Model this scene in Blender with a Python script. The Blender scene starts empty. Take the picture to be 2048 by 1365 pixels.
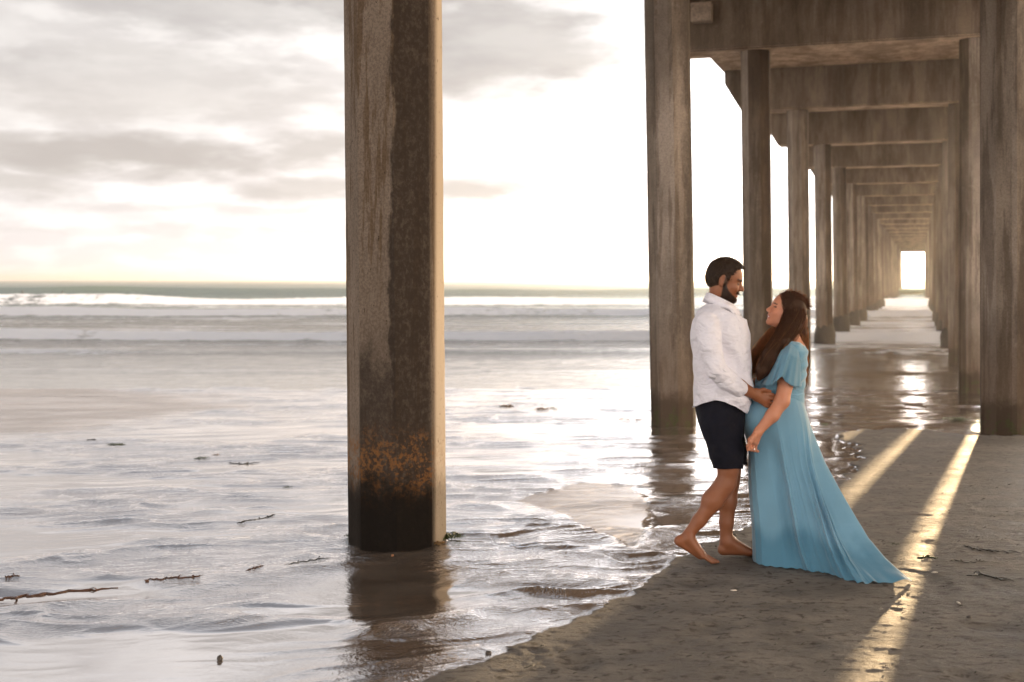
import bpy, bmesh, math, random
import numpy as np
from mathutils import Vector, Matrix
random.seed(7); RNG = np.random.default_rng(11)
scene = bpy.context.scene; COL = scene.collection
R = math.radians

# ------------------------------------------------------------------ camera
FPX = 2500.0
camd = bpy.data.cameras.new('camera'); cam = bpy.data.objects.new('camera', camd); COL.objects.link(cam)
scene.camera = cam
cam.location = (0, 0, 1.6); cam.rotation_euler = (R(90), 0, 0)
camd.sensor_width = 36; camd.lens = FPX/2048*36; camd.shift_y = -122.5/2048
camd.clip_start = .05; camd.clip_end = 30000
camd.dof.use_dof = True; camd.dof.focus_distance = 7.2; camd.dof.aperture_fstop = 2.8

# ------------------------------------------------------------------ world and sun
SUN_AZ, SUN_EL = 22.4, 3.4
sd = Vector((math.sin(R(SUN_AZ))*math.cos(R(SUN_EL)), math.cos(R(SUN_AZ))*math.cos(R(SUN_EL)), math.sin(R(SUN_EL))))
sl = bpy.data.lights.new('sun', 'SUN'); sl.energy = 4.4; sl.angle = R(.5); sl.color = (1, .70, .38)
so = bpy.data.objects.new('sun', sl); COL.objects.link(so)
so.rotation_euler = (-sd).to_track_quat('-Z', 'Y').to_euler(); so.location = (20, 50, 20)

class NB:
    """small helper for writing node maths"""
    def __init__(s, nt): s.nt = nt
    def n(s, t, **kw):
        nd = s.nt.nodes.new(t)
        for k, v in kw.items(): setattr(nd, k, v)
        return nd
    def put(s, sock, v):
        if isinstance(v, bpy.types.NodeSocket): s.nt.links.new(v, sock)
        elif v is not None:
            if sock.type == 'RGBA' and len(v) == 3: v = (*v, 1)
            sock.default_value = v
    def m(s, op, a, b=None, c=None, clamp=False):
        nd = s.n('ShaderNodeMath', operation=op, use_clamp=clamp)
        for i, v in enumerate((a, b, c)):
            if v is not None: s.put(nd.inputs[i], v)
        return nd.outputs[0]
    def mr(s, v, a, b, c=0., d=1., smooth=True):
        nd = s.n('ShaderNodeMapRange', interpolation_type='SMOOTHSTEP' if smooth else 'LINEAR')
        for i, x in enumerate((v, a, b, c, d)): s.put(nd.inputs[i], x)
        return nd.outputs[0]
    def mix(s, f, a, b, blend='MIX'):
        nd = s.n('ShaderNodeMix', data_type='RGBA', blend_type=blend)
        s.put(nd.inputs[0], f); s.put(nd.inputs[6], a); s.put(nd.inputs[7], b)
        return nd.outputs[2]
    def noise(s, vec, scale, detail=4, rough=.5, dist=0, typ=None):
        nd = s.n('ShaderNodeTexNoise')
        if typ: nd.noise_type = typ
        if vec is not None: s.put(nd.inputs['Vector'], vec)
        nd.inputs['Scale'].default_value = scale; nd.inputs['Detail'].default_value = detail
        nd.inputs['Roughness'].default_value = rough; nd.inputs['Distortion'].default_value = dist
        return nd.outputs['Fac']
    def scale(s, vec, v, loc=(0, 0, 0), rot=(0, 0, 0)):
        nd = s.n('ShaderNodeMapping'); s.put(nd.inputs[0], vec)
        nd.inputs['Scale'].default_value = v; nd.inputs['Location'].default_value = loc
        nd.inputs['Rotation'].default_value = rot
        return nd.outputs[0]
    def comb(s, x, y, z):
        nd = s.n('ShaderNodeCombineXYZ'); s.put(nd.inputs[0], x); s.put(nd.inputs[1], y); s.put(nd.inputs[2], z)
        return nd.outputs[0]
    def sep(s, v):
        nd = s.n('ShaderNodeSeparateXYZ'); s.put(nd.inputs[0], v); return nd.outputs
    def attr(s, name): return s.n('ShaderNodeAttribute', attribute_name=name)
    def bump(s, h, strength, dist, normal=None):
        nd = s.n('ShaderNodeBump'); s.put(nd.inputs['Height'], h)
        s.put(nd.inputs['Strength'], strength); s.put(nd.inputs['Distance'], dist)
        if normal is not None: s.put(nd.inputs['Normal'], normal)
        return nd.outputs[0]

world = bpy.data.worlds.new('World'); scene.world = world; world.use_nodes = True
wt = world.node_tree; wt.nodes.clear(); b = NB(wt)
STR = .1
sky = b.n('ShaderNodeTexSky', sky_type='NISHITA'); sky.sun_disc = False
sky.sun_elevation = R(SUN_EL); sky.sun_rotation = R(SUN_AZ); sky.dust_density = 2.5; sky.air_density = 1.0
tc = b.n('ShaderNodeTexCoord'); dv = b.sep(tc.outputs['Generated'])
az = b.m('MULTIPLY', b.m('ARCTAN2', dv[0], dv[1]), 57.29578)
el = b.m('MULTIPLY', b.m('ARCSINE', dv[2]), 57.29578)
elc = b.m('MAXIMUM', el, 0.)
# cloud-plane coordinates give natural flattening toward the horizon
cz = b.m('ADD', b.m('MAXIMUM', dv[2], 0.), .07)
cp = b.comb(b.m('DIVIDE', dv[0], cz), b.m('DIVIDE', dv[1], cz), 0.)
n1 = b.noise(cp, 1.1, 7, .58, .3)
wv = b.comb(b.m('MULTIPLY', az, .12), b.m('MULTIPLY', el, .42), 3.)
nw = b.n('ShaderNodeTexNoise'); b.put(nw.inputs['Vector'], wv); nw.inputs['Scale'].default_value = 1.; nw.inputs['Detail'].default_value = 5; nw.inputs['Roughness'].default_value = .58
nwc = b.sep(nw.outputs['Color'])
az2 = b.m('ADD', az, b.m('MULTIPLY', b.m('SUBTRACT', nwc[0], .5), 5.5))
el2 = b.m('ADD', el, b.m('MULTIPLY', b.m('SUBTRACT', nwc[1], .5), 2.6))
nbz = b.noise(b.comb(b.m('MULTIPLY', az, .30), b.m('MULTIPLY', el, .95), 7.), 1., 5, .55)
def pxdir(x, y): return math.degrees(math.atan((x-1024)/FPX)), math.degrees(math.atan((560-y)/FPX))
def blob(x, y, rx, ry, s, soft=.55):
    a0, e0 = pxdir(x, y)
    dx = b.m('DIVIDE', b.m('SUBTRACT', az2, a0), rx); dy = b.m('DIVIDE', b.m('SUBTRACT', el2, e0), ry)
    r = b.m('SQRT', b.m('ADD', b.m('MULTIPLY', dx, dx), b.m('MULTIPLY', dy, dy)))
    r = b.m('ADD', r, b.m('MULTIPLY', b.m('SUBTRACT', nbz, .5), 1.0))
    return b.m('MULTIPLY', b.mr(r, 1.32, soft-.2), s)
mask = None
for args in [(1000, 90, 8.0, 3.1, 1.), (770, -40, 10., 3.4, 1.), (400, 10, 8.5, 2.6, .8), (260, 190, 13, 2.6, .7), (60, 110, 7, 2.0, .5), (-100, 100, 9, 7, .4), (350, 470, 13, .3, .25),
             (230, 322, 7.6, 1.0, 1.), (610, 305, 3.2, .85, .85), (40, 378, 3.6, .75, .8), (610, 372, 3.6, .7, .8),
             (960, 385, 3.6, .75, .95), (420, 415, 9, .32, .35), (140, 250, 9, .6, .4)]:
    m_ = blob(*args)
    mask = m_ if mask is None else b.m('MAXIMUM', mask, m_)
# elsewhere (overhead and behind the camera) broken cloud cover from the noise alone
gen = b.mr(n1, .42, .66)
high = b.mr(el, 20., 34.); back = b.mr(dv[1], .82, .6)
mask2 = b.m('MAXIMUM', mask, b.m('MULTIPLY', gen, b.m('MAXIMUM', high, back)))
cosang = b.m('ADD', b.m('ADD', b.m('MULTIPLY', dv[0], sd.x), b.m('MULTIPLY', dv[1], sd.y)), b.m('MULTIPLY', dv[2], sd.z))
glow = b.m('POWER', b.m('MAXIMUM', cosang, 0.), 14.)          # thin veil of bright air around the sun
glow2 = b.m('POWER', b.m('MAXIMUM', cosang, 0.), 3.)
# thin high veil in front of the clear sky
veilc = b.mix(b.mr(el, 1., 12.), (1.0, .965, .965), (1.0, .978, .972)); veilc = b.mix(b.mr(el, 15., 36.), veilc, (.84, .93, 1.08)); veilc = b.mix(b.m('MULTIPLY', b.mr(dv[1], .25, -.5), b.mr(el, 50., 25.)), veilc, (1.08, .96, .84))
veil_s = b.m('ADD', b.m('ADD', .66, b.m('ADD', b.m('MULTIPLY', glow, .48), b.m('MULTIPLY', b.m('POWER', b.m('MAXIMUM', cosang, 0.), 60.), 7.))), b.m('MULTIPLY', glow2, .42))
fall = b.m('ADD', b.m('MULTIPLY', b.mr(el, 12.5, 17.), .15), 1.); fall = b.m('MULTIPLY', fall, b.mr(el, 17., 40., 1., .42)); veil_s = b.m('MULTIPLY', b.m('MULTIPLY', veil_s, fall), b.mr(dv[1], .25, -.5, 1., 3.0))
veil = b.n('ShaderNodeVectorMath', operation='SCALE'); b.put(veil.inputs[0], veilc); b.put(veil.inputs['Scale'], b.m('DIVIDE', veil_s, STR))
veil2 = b.mix(b.mr(nbz, .40, .62), (.80, .775, .76), (.95, .93, .905)); leftw = b.mr(az, 7., -7.)
vv = b.mix(leftw, veil.outputs[0], b.mix(1., veil.outputs[0], veil2, 'MULTIPLY'))
base = b.mix(b.mr(n1, .25, .6, .985, 1.), sky.outputs[0], vv)
# clouds: grey lavender bodies, peach toward the sun and along their thin rims
shade = b.mix(b.mr(nwc[2], .35, .65), (.60, .565, .55), (.76, .72, .69))
shade = b.mix(b.mr(b.m('ADD', el, b.m('MULTIPLY', nwc[0], 3.)), 12.5, 8.5, 0., .35), shade, (.86, .76, .68))
cl = b.n('ShaderNodeVectorMath', operation='SCALE'); b.put(cl.inputs[0], shade)
b.put(cl.inputs['Scale'], b.m('DIVIDE', b.m('MULTIPLY', b.m('ADD', .60, b.m('MULTIPLY', glow, .25)), b.m('MULTIPLY', b.mr(dv[1], .25, -.5, 1., 3.0), b.mr(el, 17., 40., 1., .42))), STR))
full = b.mix(mask2, base, cl.outputs[0])
# unseen sky right of the sun, raised and gilded to light right-hand faces
west = b.m('MULTIPLY', b.mr(dv[0], .42, .70), b.mr(dv[1], -.7, -.1)); west = b.m('MULTIPLY', west, b.mr(el, 45., 10.))
full = b.mix(west, full, b.mix(1., full, (4.8, 3.7, 2.4), 'MULTIPLY'))
full = b.mix(1., full, (.78, .78, .78), 'MULTIPLY')
bg = b.n('ShaderNodeBackground'); b.put(bg.inputs[0], full); bg.inputs[1].default_value = STR
wo = b.n('ShaderNodeOutputWorld'); wt.links.new(bg.outputs[0], wo.inputs[0])

scene.view_settings.view_transform = 'Standard'; scene.view_settings.look = 'None'
scene.view_settings.exposure = 0.92; scene.view_settings.gamma = 1
scene.render.engine = 'CYCLES'
scene.cycles.use_denoising = True
scene.cycles.max_bounces = 8; scene.cycles.diffuse_bounces = 4; scene.cycles.glossy_bounces = 4
scene.cycles.sample_clamp_indirect = 6
scene.cycles.blur_glossy = 1.0; scene.cycles.caustics_reflective = True; scene.cycles.caustics_refractive = False

# ------------------------------------------------------------------ object helpers
def tag(o, label=None, cat=None, group=None, kind=None):
    for k, v in (('label', label), ('category', cat), ('group', group), ('kind', kind)):
        if v: o[k] = v
    return o
def empty(name, loc, label, cat, group=None, rz=0):
    o = bpy.data.objects.new(name, None); COL.objects.link(o); o.location = loc; o.rotation_euler = (0, 0, rz)
    o.empty_display_size = .2
    return tag(o, label, cat, group)
def meshobj(name, verts, faces, mat=None, parent=None, smooth=True, attrs=None, origin=None):
    v = np.asarray(verts, dtype=float)
    if origin is None and parent is not None: origin = parent.location
    if origin is not None: v = v-np.array(origin)
    me = bpy.data.meshes.new(name); me.from_pydata(v.tolist(), [], faces if isinstance(faces, list) else faces.tolist()); me.update()
    if smooth: me.polygons.foreach_set('use_smooth', [True]*len(me.polygons))
    for k, a in (attrs or {}).items():
        a = np.asarray(a, dtype=np.float32)
        if a.ndim == 1: me.attributes.new(k, 'FLOAT', 'POINT').data.foreach_set('value', a)
        else:
            if a.shape[1] == 3: a = np.concatenate([a, np.ones((len(a), 1), np.float32)], 1)
            me.attributes.new(k, 'FLOAT_COLOR', 'POINT').data.foreach_set('color', a.ravel())
    if mat: me.materials.append(mat)
    o = bpy.data.objects.new(name, me); COL.objects.link(o)
    if parent is not None: o.parent = parent
    elif origin is not None: o.location = origin
    return o
def newmat(name):
    m = bpy.data.materials.new(name); m.use_nodes = True; nt = m.node_tree; nt.nodes.clear()
    bb = NB(nt); out = bb.n('ShaderNodeOutputMaterial')
    return m, bb, out
def pbsdf(bb, out, **kw):
    p = bb.n('ShaderNodeBsdfPrincipled')
    for k, v in kw.items(): bb.put(p.inputs[k.replace('_', ' ')], v)
    bb.nt.links.new(p.outputs[0], out.inputs[0]); return p
def sstep(a, b_, x):
    t = np.clip((x-a)/(b_-a), 0, 1); return t*t*(3-2*t)

# ------------------------------------------------------------------ numpy noise
_P = RNG.random((256, 256)).astype(np.float64)
def vnoise(x, y):
    xi = np.floor(x).astype(int); yi = np.floor(y).astype(int); fx = x-xi; fy = y-yi
    fx = fx*fx*(3-2*fx); fy = fy*fy*(3-2*fy)
    a = _P[xi % 256, yi % 256]; b_ = _P[(xi+1) % 256, yi % 256]; c = _P[xi % 256, (yi+1) % 256]; d = _P[(xi+1) % 256, (yi+1) % 256]
    return (a*(1-fx)+b_*fx)*(1-fy)+(c*(1-fx)+d*fx)*fy
def fbm(x, y, o=4, g=.5):
    s = 0; a = 1; t = 0
    for i in range(o): s = s+a*vnoise(x*2**i+17.3*i, y*2**i+9.1*i); t += a; a *= g
    return s/t-.5
_Q = RNG.random((64, 64, 64))
def vnoise3(p):
    i = np.floor(p).astype(int); f = p-i; f = f*f*(3-2*f); s = 0
    for dx in (0, 1):
        for dy in (0, 1):
            for dz in (0, 1):
                w = (f[..., 0] if dx else 1-f[..., 0])*(f[..., 1] if dy else 1-f[..., 1])*(f[..., 2] if dz else 1-f[..., 2])
                s = s+w*_Q[(i[..., 0]+dx) % 64, (i[..., 1]+dy) % 64, (i[..., 2]+dz) % 64]
    return s-.5

# ------------------------------------------------------------------ the lie of the land
TH = math.atan(816/FPX); PD = np.array([math.sin(TH), math.cos(TH)]); PN = np.array([math.cos(TH), -math.sin(TH)])
SEA = -.60
def slope(Y):
    Y = np.asarray(Y, dtype=float)
    return -.033*np.where(Y < 6.5, 0, np.where(Y < 8.5, (Y-6.5)**2/4, Y-7.5))
def baseZ(Y): return np.maximum(slope(Y), -1.7)
def gp(px, py, dz=0.):
    d = 7.
    for _ in range(30): d = (1.6-float(baseZ(d))-dz)*FPX/(py-560)
    return (px-1024)/FPX*d, d
def W(px, py, dy=0.):
    d = 7.25+dy
    return np.array([(px-1024)/FPX*d, d, 1.6-(py-560)/FPX*d])
# outline of the bank of damp sand the couple stand on
bank_px = [(780, 1400), (830, 1366), (905, 1345), (1000, 1311), (1040, 1288), (1095, 1268), (1180, 1226), (1215, 1207), (1255, 1190), (1300, 1158),
           (1345, 1128), (1390, 1098), (1450, 1068), (1500, 1052), (1570, 1022), (1640, 985), (1690, 955), (1722, 920), (1712, 890), (1672, 872),
           (1700, 862), (1780, 857), (1860, 858), (1925, 868), (1957, 873), (2100, 868), (2300, 860), (2700, 850)]
bank = [gp(*q) for q in bank_px]
bank = [(-.9, 1.5), (-.75, 3.2)]+bank+[(40, 16), (40, -80), (-3, -80), (-2.0, -4)]
def sdpoly(X, Y, poly):
    d = np.full(X.shape, 1e9); inside = np.zeros(X.shape, bool); n = len(poly)
    for i in range(n):
        ax, ay = poly[i]; bx, by = poly[(i+1) % n]; ex, ey = bx-ax, by-ay
        t = np.clip(((X-ax)*ex+(Y-ay)*ey)/(ex*ex+ey*ey+1e-12), 0, 1)
        d = np.minimum(d, (X-ax-t*ex)**2+(Y-ay-t*ey)**2)
        c = ((ay > Y) != (by > Y)) & (X < (bx-ax)*(Y-ay)/(by-ay+1e-12)+ax); inside ^= c
    return np.sqrt(d)*np.where(inside, -1, 1)
bar = [gp(*q) for q in [(1040, 998), (1075, 985), (1160, 962), (1260, 968), (1296, 1000), (1290, 1060), (1262, 1092), (1200, 1060), (1120, 1024)]]
flat = [gp(*q) for q in [(-500, 770), (0, 768), (200, 778), (390, 790), (420, 805), (300, 835), (100, 862), (-500, 890)]]
smooth = [gp(*q) for q in [(-300, 1285), (0, 1275), (200, 1262), (400, 1252), (560, 1236), (690, 1225), (700, 1245), (640, 1290), (560, 1330), (430, 1400), (-300, 1500)]]
def land(X, Y):
    """height, film-of-water mask and ripple mask of the beach"""
    jag = fbm(X*5.5, Y*5.5, 4)*.16+fbm(X*30, Y*30, 3)*.03
    s = sdpoly(X, Y, bank)+jag*np.clip(Y/6, .6, 3)
    sand = 1-sstep(-.035, .03, s)
    s2 = sdpoly(X, Y, bar)+jag*.8
    sand2 = 1-sstep(-.03, .03, s2)
    s3 = sdpoly(X, Y, flat)+fbm(X*.8, Y*.8, 3)*1.5
    sand3 = 1-sstep(-.6, .9, s3)
    s4 = sdpoly(X, Y, smooth)+fbm(X*2, Y*2, 3)*.25
    sm = 1-sstep(-.08, .12, s4)
    big = fbm(X*.35+4, Y*.8, 3)
    Z = baseZ(Y)-.022+.022*sand+.004*sand2
    Z = Z+big*.02*sstep(9, 16, Y)
    # trampled surface of the bank
    lump = fbm(X*7, Y*9, 4, .55)*.011+fbm(X*22, Y*26, 3, .6)*.0035
    pits = np.minimum(0, fbm(X*3.2+40, Y*3.8, 2)+.18)*.07
    near = 1-sstep(14, 22, Y)
    Z = Z+(lump+pits)*sand*near*(1-.6*sstep(7.6, 10, Y))+.004*sstep(-.25, -.02, s)*(1-sstep(-.02, .03, s))
    cx = fbm(X*.9+30, Y*1.4, 3)
    rip = np.clip(.38+2.8*cx, .12, 1)
    rip = np.maximum(rip, .9*sstep(.05, .16, fbm(X*.55+70, Y*1.3+12, 3)))*(1-sm*.9)*(1-.75*sand3)
    # water hurries round the foot of the near pile and along the bank
    rip = np.maximum(rip, np.exp(-((X+.45)/.6)**2-((Y-5.2)/.55)**2)*.6)
    rip = np.maximum(rip, .8*np.exp(-((s-.18)/.28)**2)*(Y < 9)*(1-sm))
    rip = rip*(1-.75*(1-sstep(.25, .6, np.hypot(X+.72, (Y-6.5)*.8))))
    film = 1-.62*sand2-.55*sand3
    # running ripples of the water film, as real relief
    c_, s_ = math.cos(R(13)), math.sin(R(13)); u = X*c_+Y*s_; v = -X*s_+Y*c_
    wu = fbm(X*.9+5, Y*.9, 3)*1.1; wv = fbm(X*1.1+50, Y*1.1+8, 3)*.55
    u = u+wu; v = v+wv
    rid = lambda a, b_: 1-np.abs(2*vnoise(a+70, b_+31)-1)
    w = (1-sand)*(1-.8*sand2)*(1-.7*sand3)*(Y > 2)
    near1 = 1-sstep(9, 15, Y); near2 = 1-sstep(6.5, 9.5, Y)
    calm = sstep(.25, .6, np.hypot(X+.72, (Y-6.55)*.8))*.85+.15
    Z = Z+w*calm*(fbm(u*.7+3, v*2.0+9, 2)*.022*(1-.6*sm)+rip*(.024*rid(u*1.3, v*4.2)**1.9+.0145*near1*rid(u*3.0, v*9.5)**1.6+.0038*near2*rid(u*8, v*20)**1.3))
    return Z, 1-sand, np.clip(rip, 0, 1.2), film

def gridmesh(us, ys, wf):
    U, Yg = np.meshgrid(us, ys); Xg = U*wf(Yg)
    ny, nx = U.shape
    i = np.arange(ny-1)[:, None]*nx+np.arange(nx-1)[None, :]
    f = np.stack([i, i+1, i+nx+1, i+nx], -1).reshape(-1, 4)
    return Xg, Yg, f
us_c = np.linspace(-.52, .52, 760)
us = np.concatenate([-np.geomspace(30, .53, 36), us_c, np.geomspace(.53, 30, 36)])
ys = np.concatenate([np.linspace(-70, 2, 30)[:-1], np.linspace(2, 4.4, 24)[:-1], np.geomspace(4.4, 26, 860)[:-1], np.linspace(26, 90, 40)])
Xg, Yg, f = gridmesh(us, ys, lambda Y: np.maximum(np.abs(Y), 4.))
Zg, wet, rip, sandm = land(Xg, Yg)
fade = sstep(30, 60, np.abs(Xg)); Zg = Zg
# ---- beach material
def water_normal(bb, pos, ripf, amp=1.0):
    """running-water ripples: long swells, braided flow lines, fine chatter"""
    warp = bb.n('ShaderNodeTexNoise'); bb.put(warp.inputs['Vector'], pos); warp.inputs['Scale'].default_value = 1.3; warp.inputs['Detail'].default_value = 3
    va = bb.n('ShaderNodeVectorMath', operation='MULTIPLY_ADD'); bb.put(va.inputs[0], warp.outputs['Color']); va.inputs[1].default_value = (.55, .55, 0); bb.put(va.inputs[2], pos)
    p = va.outputs[0]
    a = bb.noise(bb.scale(p, (1.0, 2.6, 1), rot=(0, 0, R(-14))), 1.6, 2, .5)
    c = bb.noise(bb.scale(p, (1.2, 3.4, 1), rot=(0, 0, R(-12))), 6.0, 3, .55)
    c = bb.m('ABSOLUTE', bb.m('SUBTRACT', c, .5))
    d = bb.noise(bb.scale(p, (1.5, 2.6, 1), rot=(0, 0, R(20))), 26, 3, .6)
    h = bb.m('ADD', bb.m('MULTIPLY', a, .002), bb.m('MULTIPLY', bb.m('MULTIPLY', c, ripf), .008))
    e = bb.noise(bb.scale(p, (1.2, 3.0, 1), rot=(0, 0, R(-16))), 15, 3, .6); e = bb.m('ABSOLUTE', bb.m('SUBTRACT', e, .5))
    h = bb.m('ADD', h, bb.m('MULTIPLY', bb.m('MULTIPLY', e, ripf), .006))
    h = bb.m('ADD', h, bb.m('MULTIPLY', bb.m('MULTIPLY', d, bb.m('POWER', ripf, 1.3)), .0045))
    return bb.bump(h, 1.0, amp)
def mat_beach():
    m, bb, out = newmat('wet_sand')
    geo = bb.n('ShaderNodeNewGeometry'); pos = geo.outputs['Position']
    wetA = bb.attr('wet').outputs['Fac']; ripA = bb.attr('rip').outputs['Fac']
    nf = bb.noise(pos, 55, 3, .6)
    film = bb.attr('film').outputs['Fac']
    wt_ = bb.mr(bb.m('ADD', wetA, bb.m('MULTIPLY', bb.m('SUBTRACT', nf, .5), .5)), .35, .65)
    film = bb.attr('film').outputs['Fac']
    n1 = bb.noise(bb.scale(pos, (1, 1.4, 1)), 2.2, 6, .62); n2 = bb.noise(pos, 14, 5, .65)
    c = bb.mix(bb.mr(n1, .35, .68), (.108, .096, .084), (.208, .188, .164))
    c = bb.mix(bb.mr(n2, .54, .68), c, (.05, .038, .029)); c = bb.mix(bb.mr(bb.noise(bb.scale(pos, (1, 2.6, 1), rot=(0, 0, R(-8))), 9, 6, .72), .53, .62, 0., .75), c, (.05, .038, .03))
    cw = bb.mix(bb.mr(n1, .3, .7), (.085, .066, .052), (.15, .122, .10)); cw = bb.mix(bb.mr(film, 1., .6), cw, (.30, .25, .205))
    base = bb.mix(wt_, c, cw)
    # damp sand
    hs = bb.m('ADD', bb.m('MULTIPLY', bb.noise(bb.scale(pos, (1, 1.8, 1)), 16, 7, .74), .032), bb.m('MULTIPLY', bb.noise(pos, 190, 3, .7), .0035))
    ns = bb.bump(hs, .9, 1.0)
    ps = bb.n('ShaderNodeBsdfPrincipled'); bb.put(ps.inputs['Base Color'], base); bb.put(ps.inputs['Normal'], ns)
    bb.put(ps.inputs['Roughness'], bb.mr(n1, .3, .7, .55, .75)); ps.inputs['Specular IOR Level'].default_value = .22
    # film of running water over the sand
    nrm = water_normal(bb, pos, ripA)
    df = bb.n('ShaderNodeBsdfDiffuse'); bb.put(df.inputs[0], cw)
    gl = bb.n('ShaderNodeBsdfGlossy'); gl.inputs['Color'].default_value = (.97, .96, .97, 1)
    bb.put(gl.inputs['Roughness'], bb.mr(ripA, .0, .5, .06, .018)); bb.put(gl.inputs['Normal'], nrm)
    fr = bb.n('ShaderNodeFresnel'); fr.inputs['IOR'].default_value = 2.6; bb.put(fr.inputs['Normal'], nrm)
    fac = bb.m('MULTIPLY', bb.m('POWER', fr.outputs[0], .48), bb.mr(film, .3, 1., .45, 1., False), clamp=True)
    mx = bb.n('ShaderNodeMixShader'); bb.put(mx.inputs[0], fac)
    bb.nt.links.new(df.outputs[0], mx.inputs[1]); bb.nt.links.new(gl.outputs[0], mx.inputs[2])
    m2 = bb.n('ShaderNodeMixShader'); bb.put(m2.inputs[0], wt_)
    bb.nt.links.new(ps.outputs[0], m2.inputs[1]); bb.nt.links.new(mx.outputs[0], m2.inputs[2])
    bb.nt.links.new(m2.outputs[0], out.inputs[0])
    return m
M_beach = mat_beach()
o = meshobj('sand_beach', np.stack([Xg, Yg, Zg], -1).reshape(-1, 3), f, M_beach, attrs={'wet': wet.ravel(), 'rip': rip.ravel(), 'film': sandm.ravel()})
tag(o, 'wet sand beach with a film of running water around a bank of damp sand', 'beach', kind='structure')

# ------------------------------------------------------------------ the sea
def sea_height(X, Y):
    mean = lambda s, a, q: fbm(X/q+s, Y/(q*4)+s, 3)*a
    z = np.zeros_like(X); foam = np.zeros_like(X); green = np.zeros_like(X)
    # (distance, height, front width, back width, foam amount, meander, seed)
    for (Y0, A, wf_, wb, fo, me, sd_) in [(30, .03, .5, 2.5, .0, 2, 2), (37.5, .09, .5, 3., .3, 2.5, 3), (46, .42, .9, 5., 1, 2.5, 5), (77, .50, 1.4, 7, 1, 5, 7),
                                          (108, .68, 1.8, 8, 1, 6, 9), (178, .95, 4, 14, .1, 8, 13), (300, .4, 12, 25, 0, 20, 15),
                                          (420, .4, 16, 30, 0, 30, 17)]:
        dd = Y-Y0-mean(sd_, me, 22+Y0*.25)+X*.035*(1 if Y0 < 60 else .3)
        hA = A*(1+1.3*fbm(X/(8+Y0*.12)+sd_*3, X*0+sd_, 3))
        front = np.exp(-(np.minimum(dd, 0)/wf_)**2); bk = np.exp(-(np.maximum(dd, 0)/wb))
        pr = np.where(dd < 0, front, bk)
        z += hA*pr
        lac = fbm(X*.9, Y*.35, 5, .62)
        ft = fo*np.where(dd < 0, sstep(-2.0*wf_, -1.1*wf_, dd), np.exp(-np.maximum(dd, 0)/(wb*2.2)))
        foam = np.maximum(foam, ft*(1+.9*lac)*(.8+1.1*fbm(X/(10+Y0*.1)+sd_, Y*.01, 3)))
        z += ft*fbm(X*2.2, Y*2.2, 3)*.16*min(A, .5)
        if Y0 == 178: green = np.maximum(green, pr*(dd < 4)*np.clip(.5+2.2*fbm(X/50+2, X*0, 2), .1, 1))
        if Y0 == 108: green = np.maximum(green, .5*pr*sstep(-2*wf_, -wf_, dd)*(fbm(X/14, Y*0, 2) > .12))
    z += fbm(X*.5, Y*1.3, 4)*.05*sstep(28, 45, Y)+fbm(X*.12, Y*.35, 3)*.22*sstep(60, 160, Y)*(1-sstep(600, 1200, Y))
    z += fbm(X*1.6, Y*5., 3)*.012
    residual = sstep(30, 38, Y)*(1-sstep(140, 165, Y))*(.5+1.3*fbm(X*.13+8, Y*.45, 4, .6))
    residual = residual+.36*sstep(.20, .28, X/Y)*(.75+1.6*fbm(X*.5+9, Y*.35, 4))*sstep(40, 46, Y)*(1-sstep(180, 260, Y))
    foam = np.clip(np.maximum(foam, residual*.75), 0, 1)
    return z, foam, np.clip(green, 0, 1)
us2 = np.concatenate([-np.geomspace(12, .53, 30), np.linspace(-.52, .52, 620), np.geomspace(.53, 12, 30)])
ys2 = np.concatenate([np.geomspace(22.5, 60, 300)[:-1], np.geomspace(60, 240, 330)[:-1], np.geomspace(240, 700, 70)[:-1], np.geomspace(700, 4000, 20)])
X2, Y2, f2 = gridmesh(us2, ys2, lambda Y: Y)
z2, foam, green = sea_height(X2, Y2)
damp = sstep(22, 30, Y2)
Z2 = SEA+z2*damp*(1-sstep(3000, 6000, Y2))-.012*(1-damp)
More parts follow.
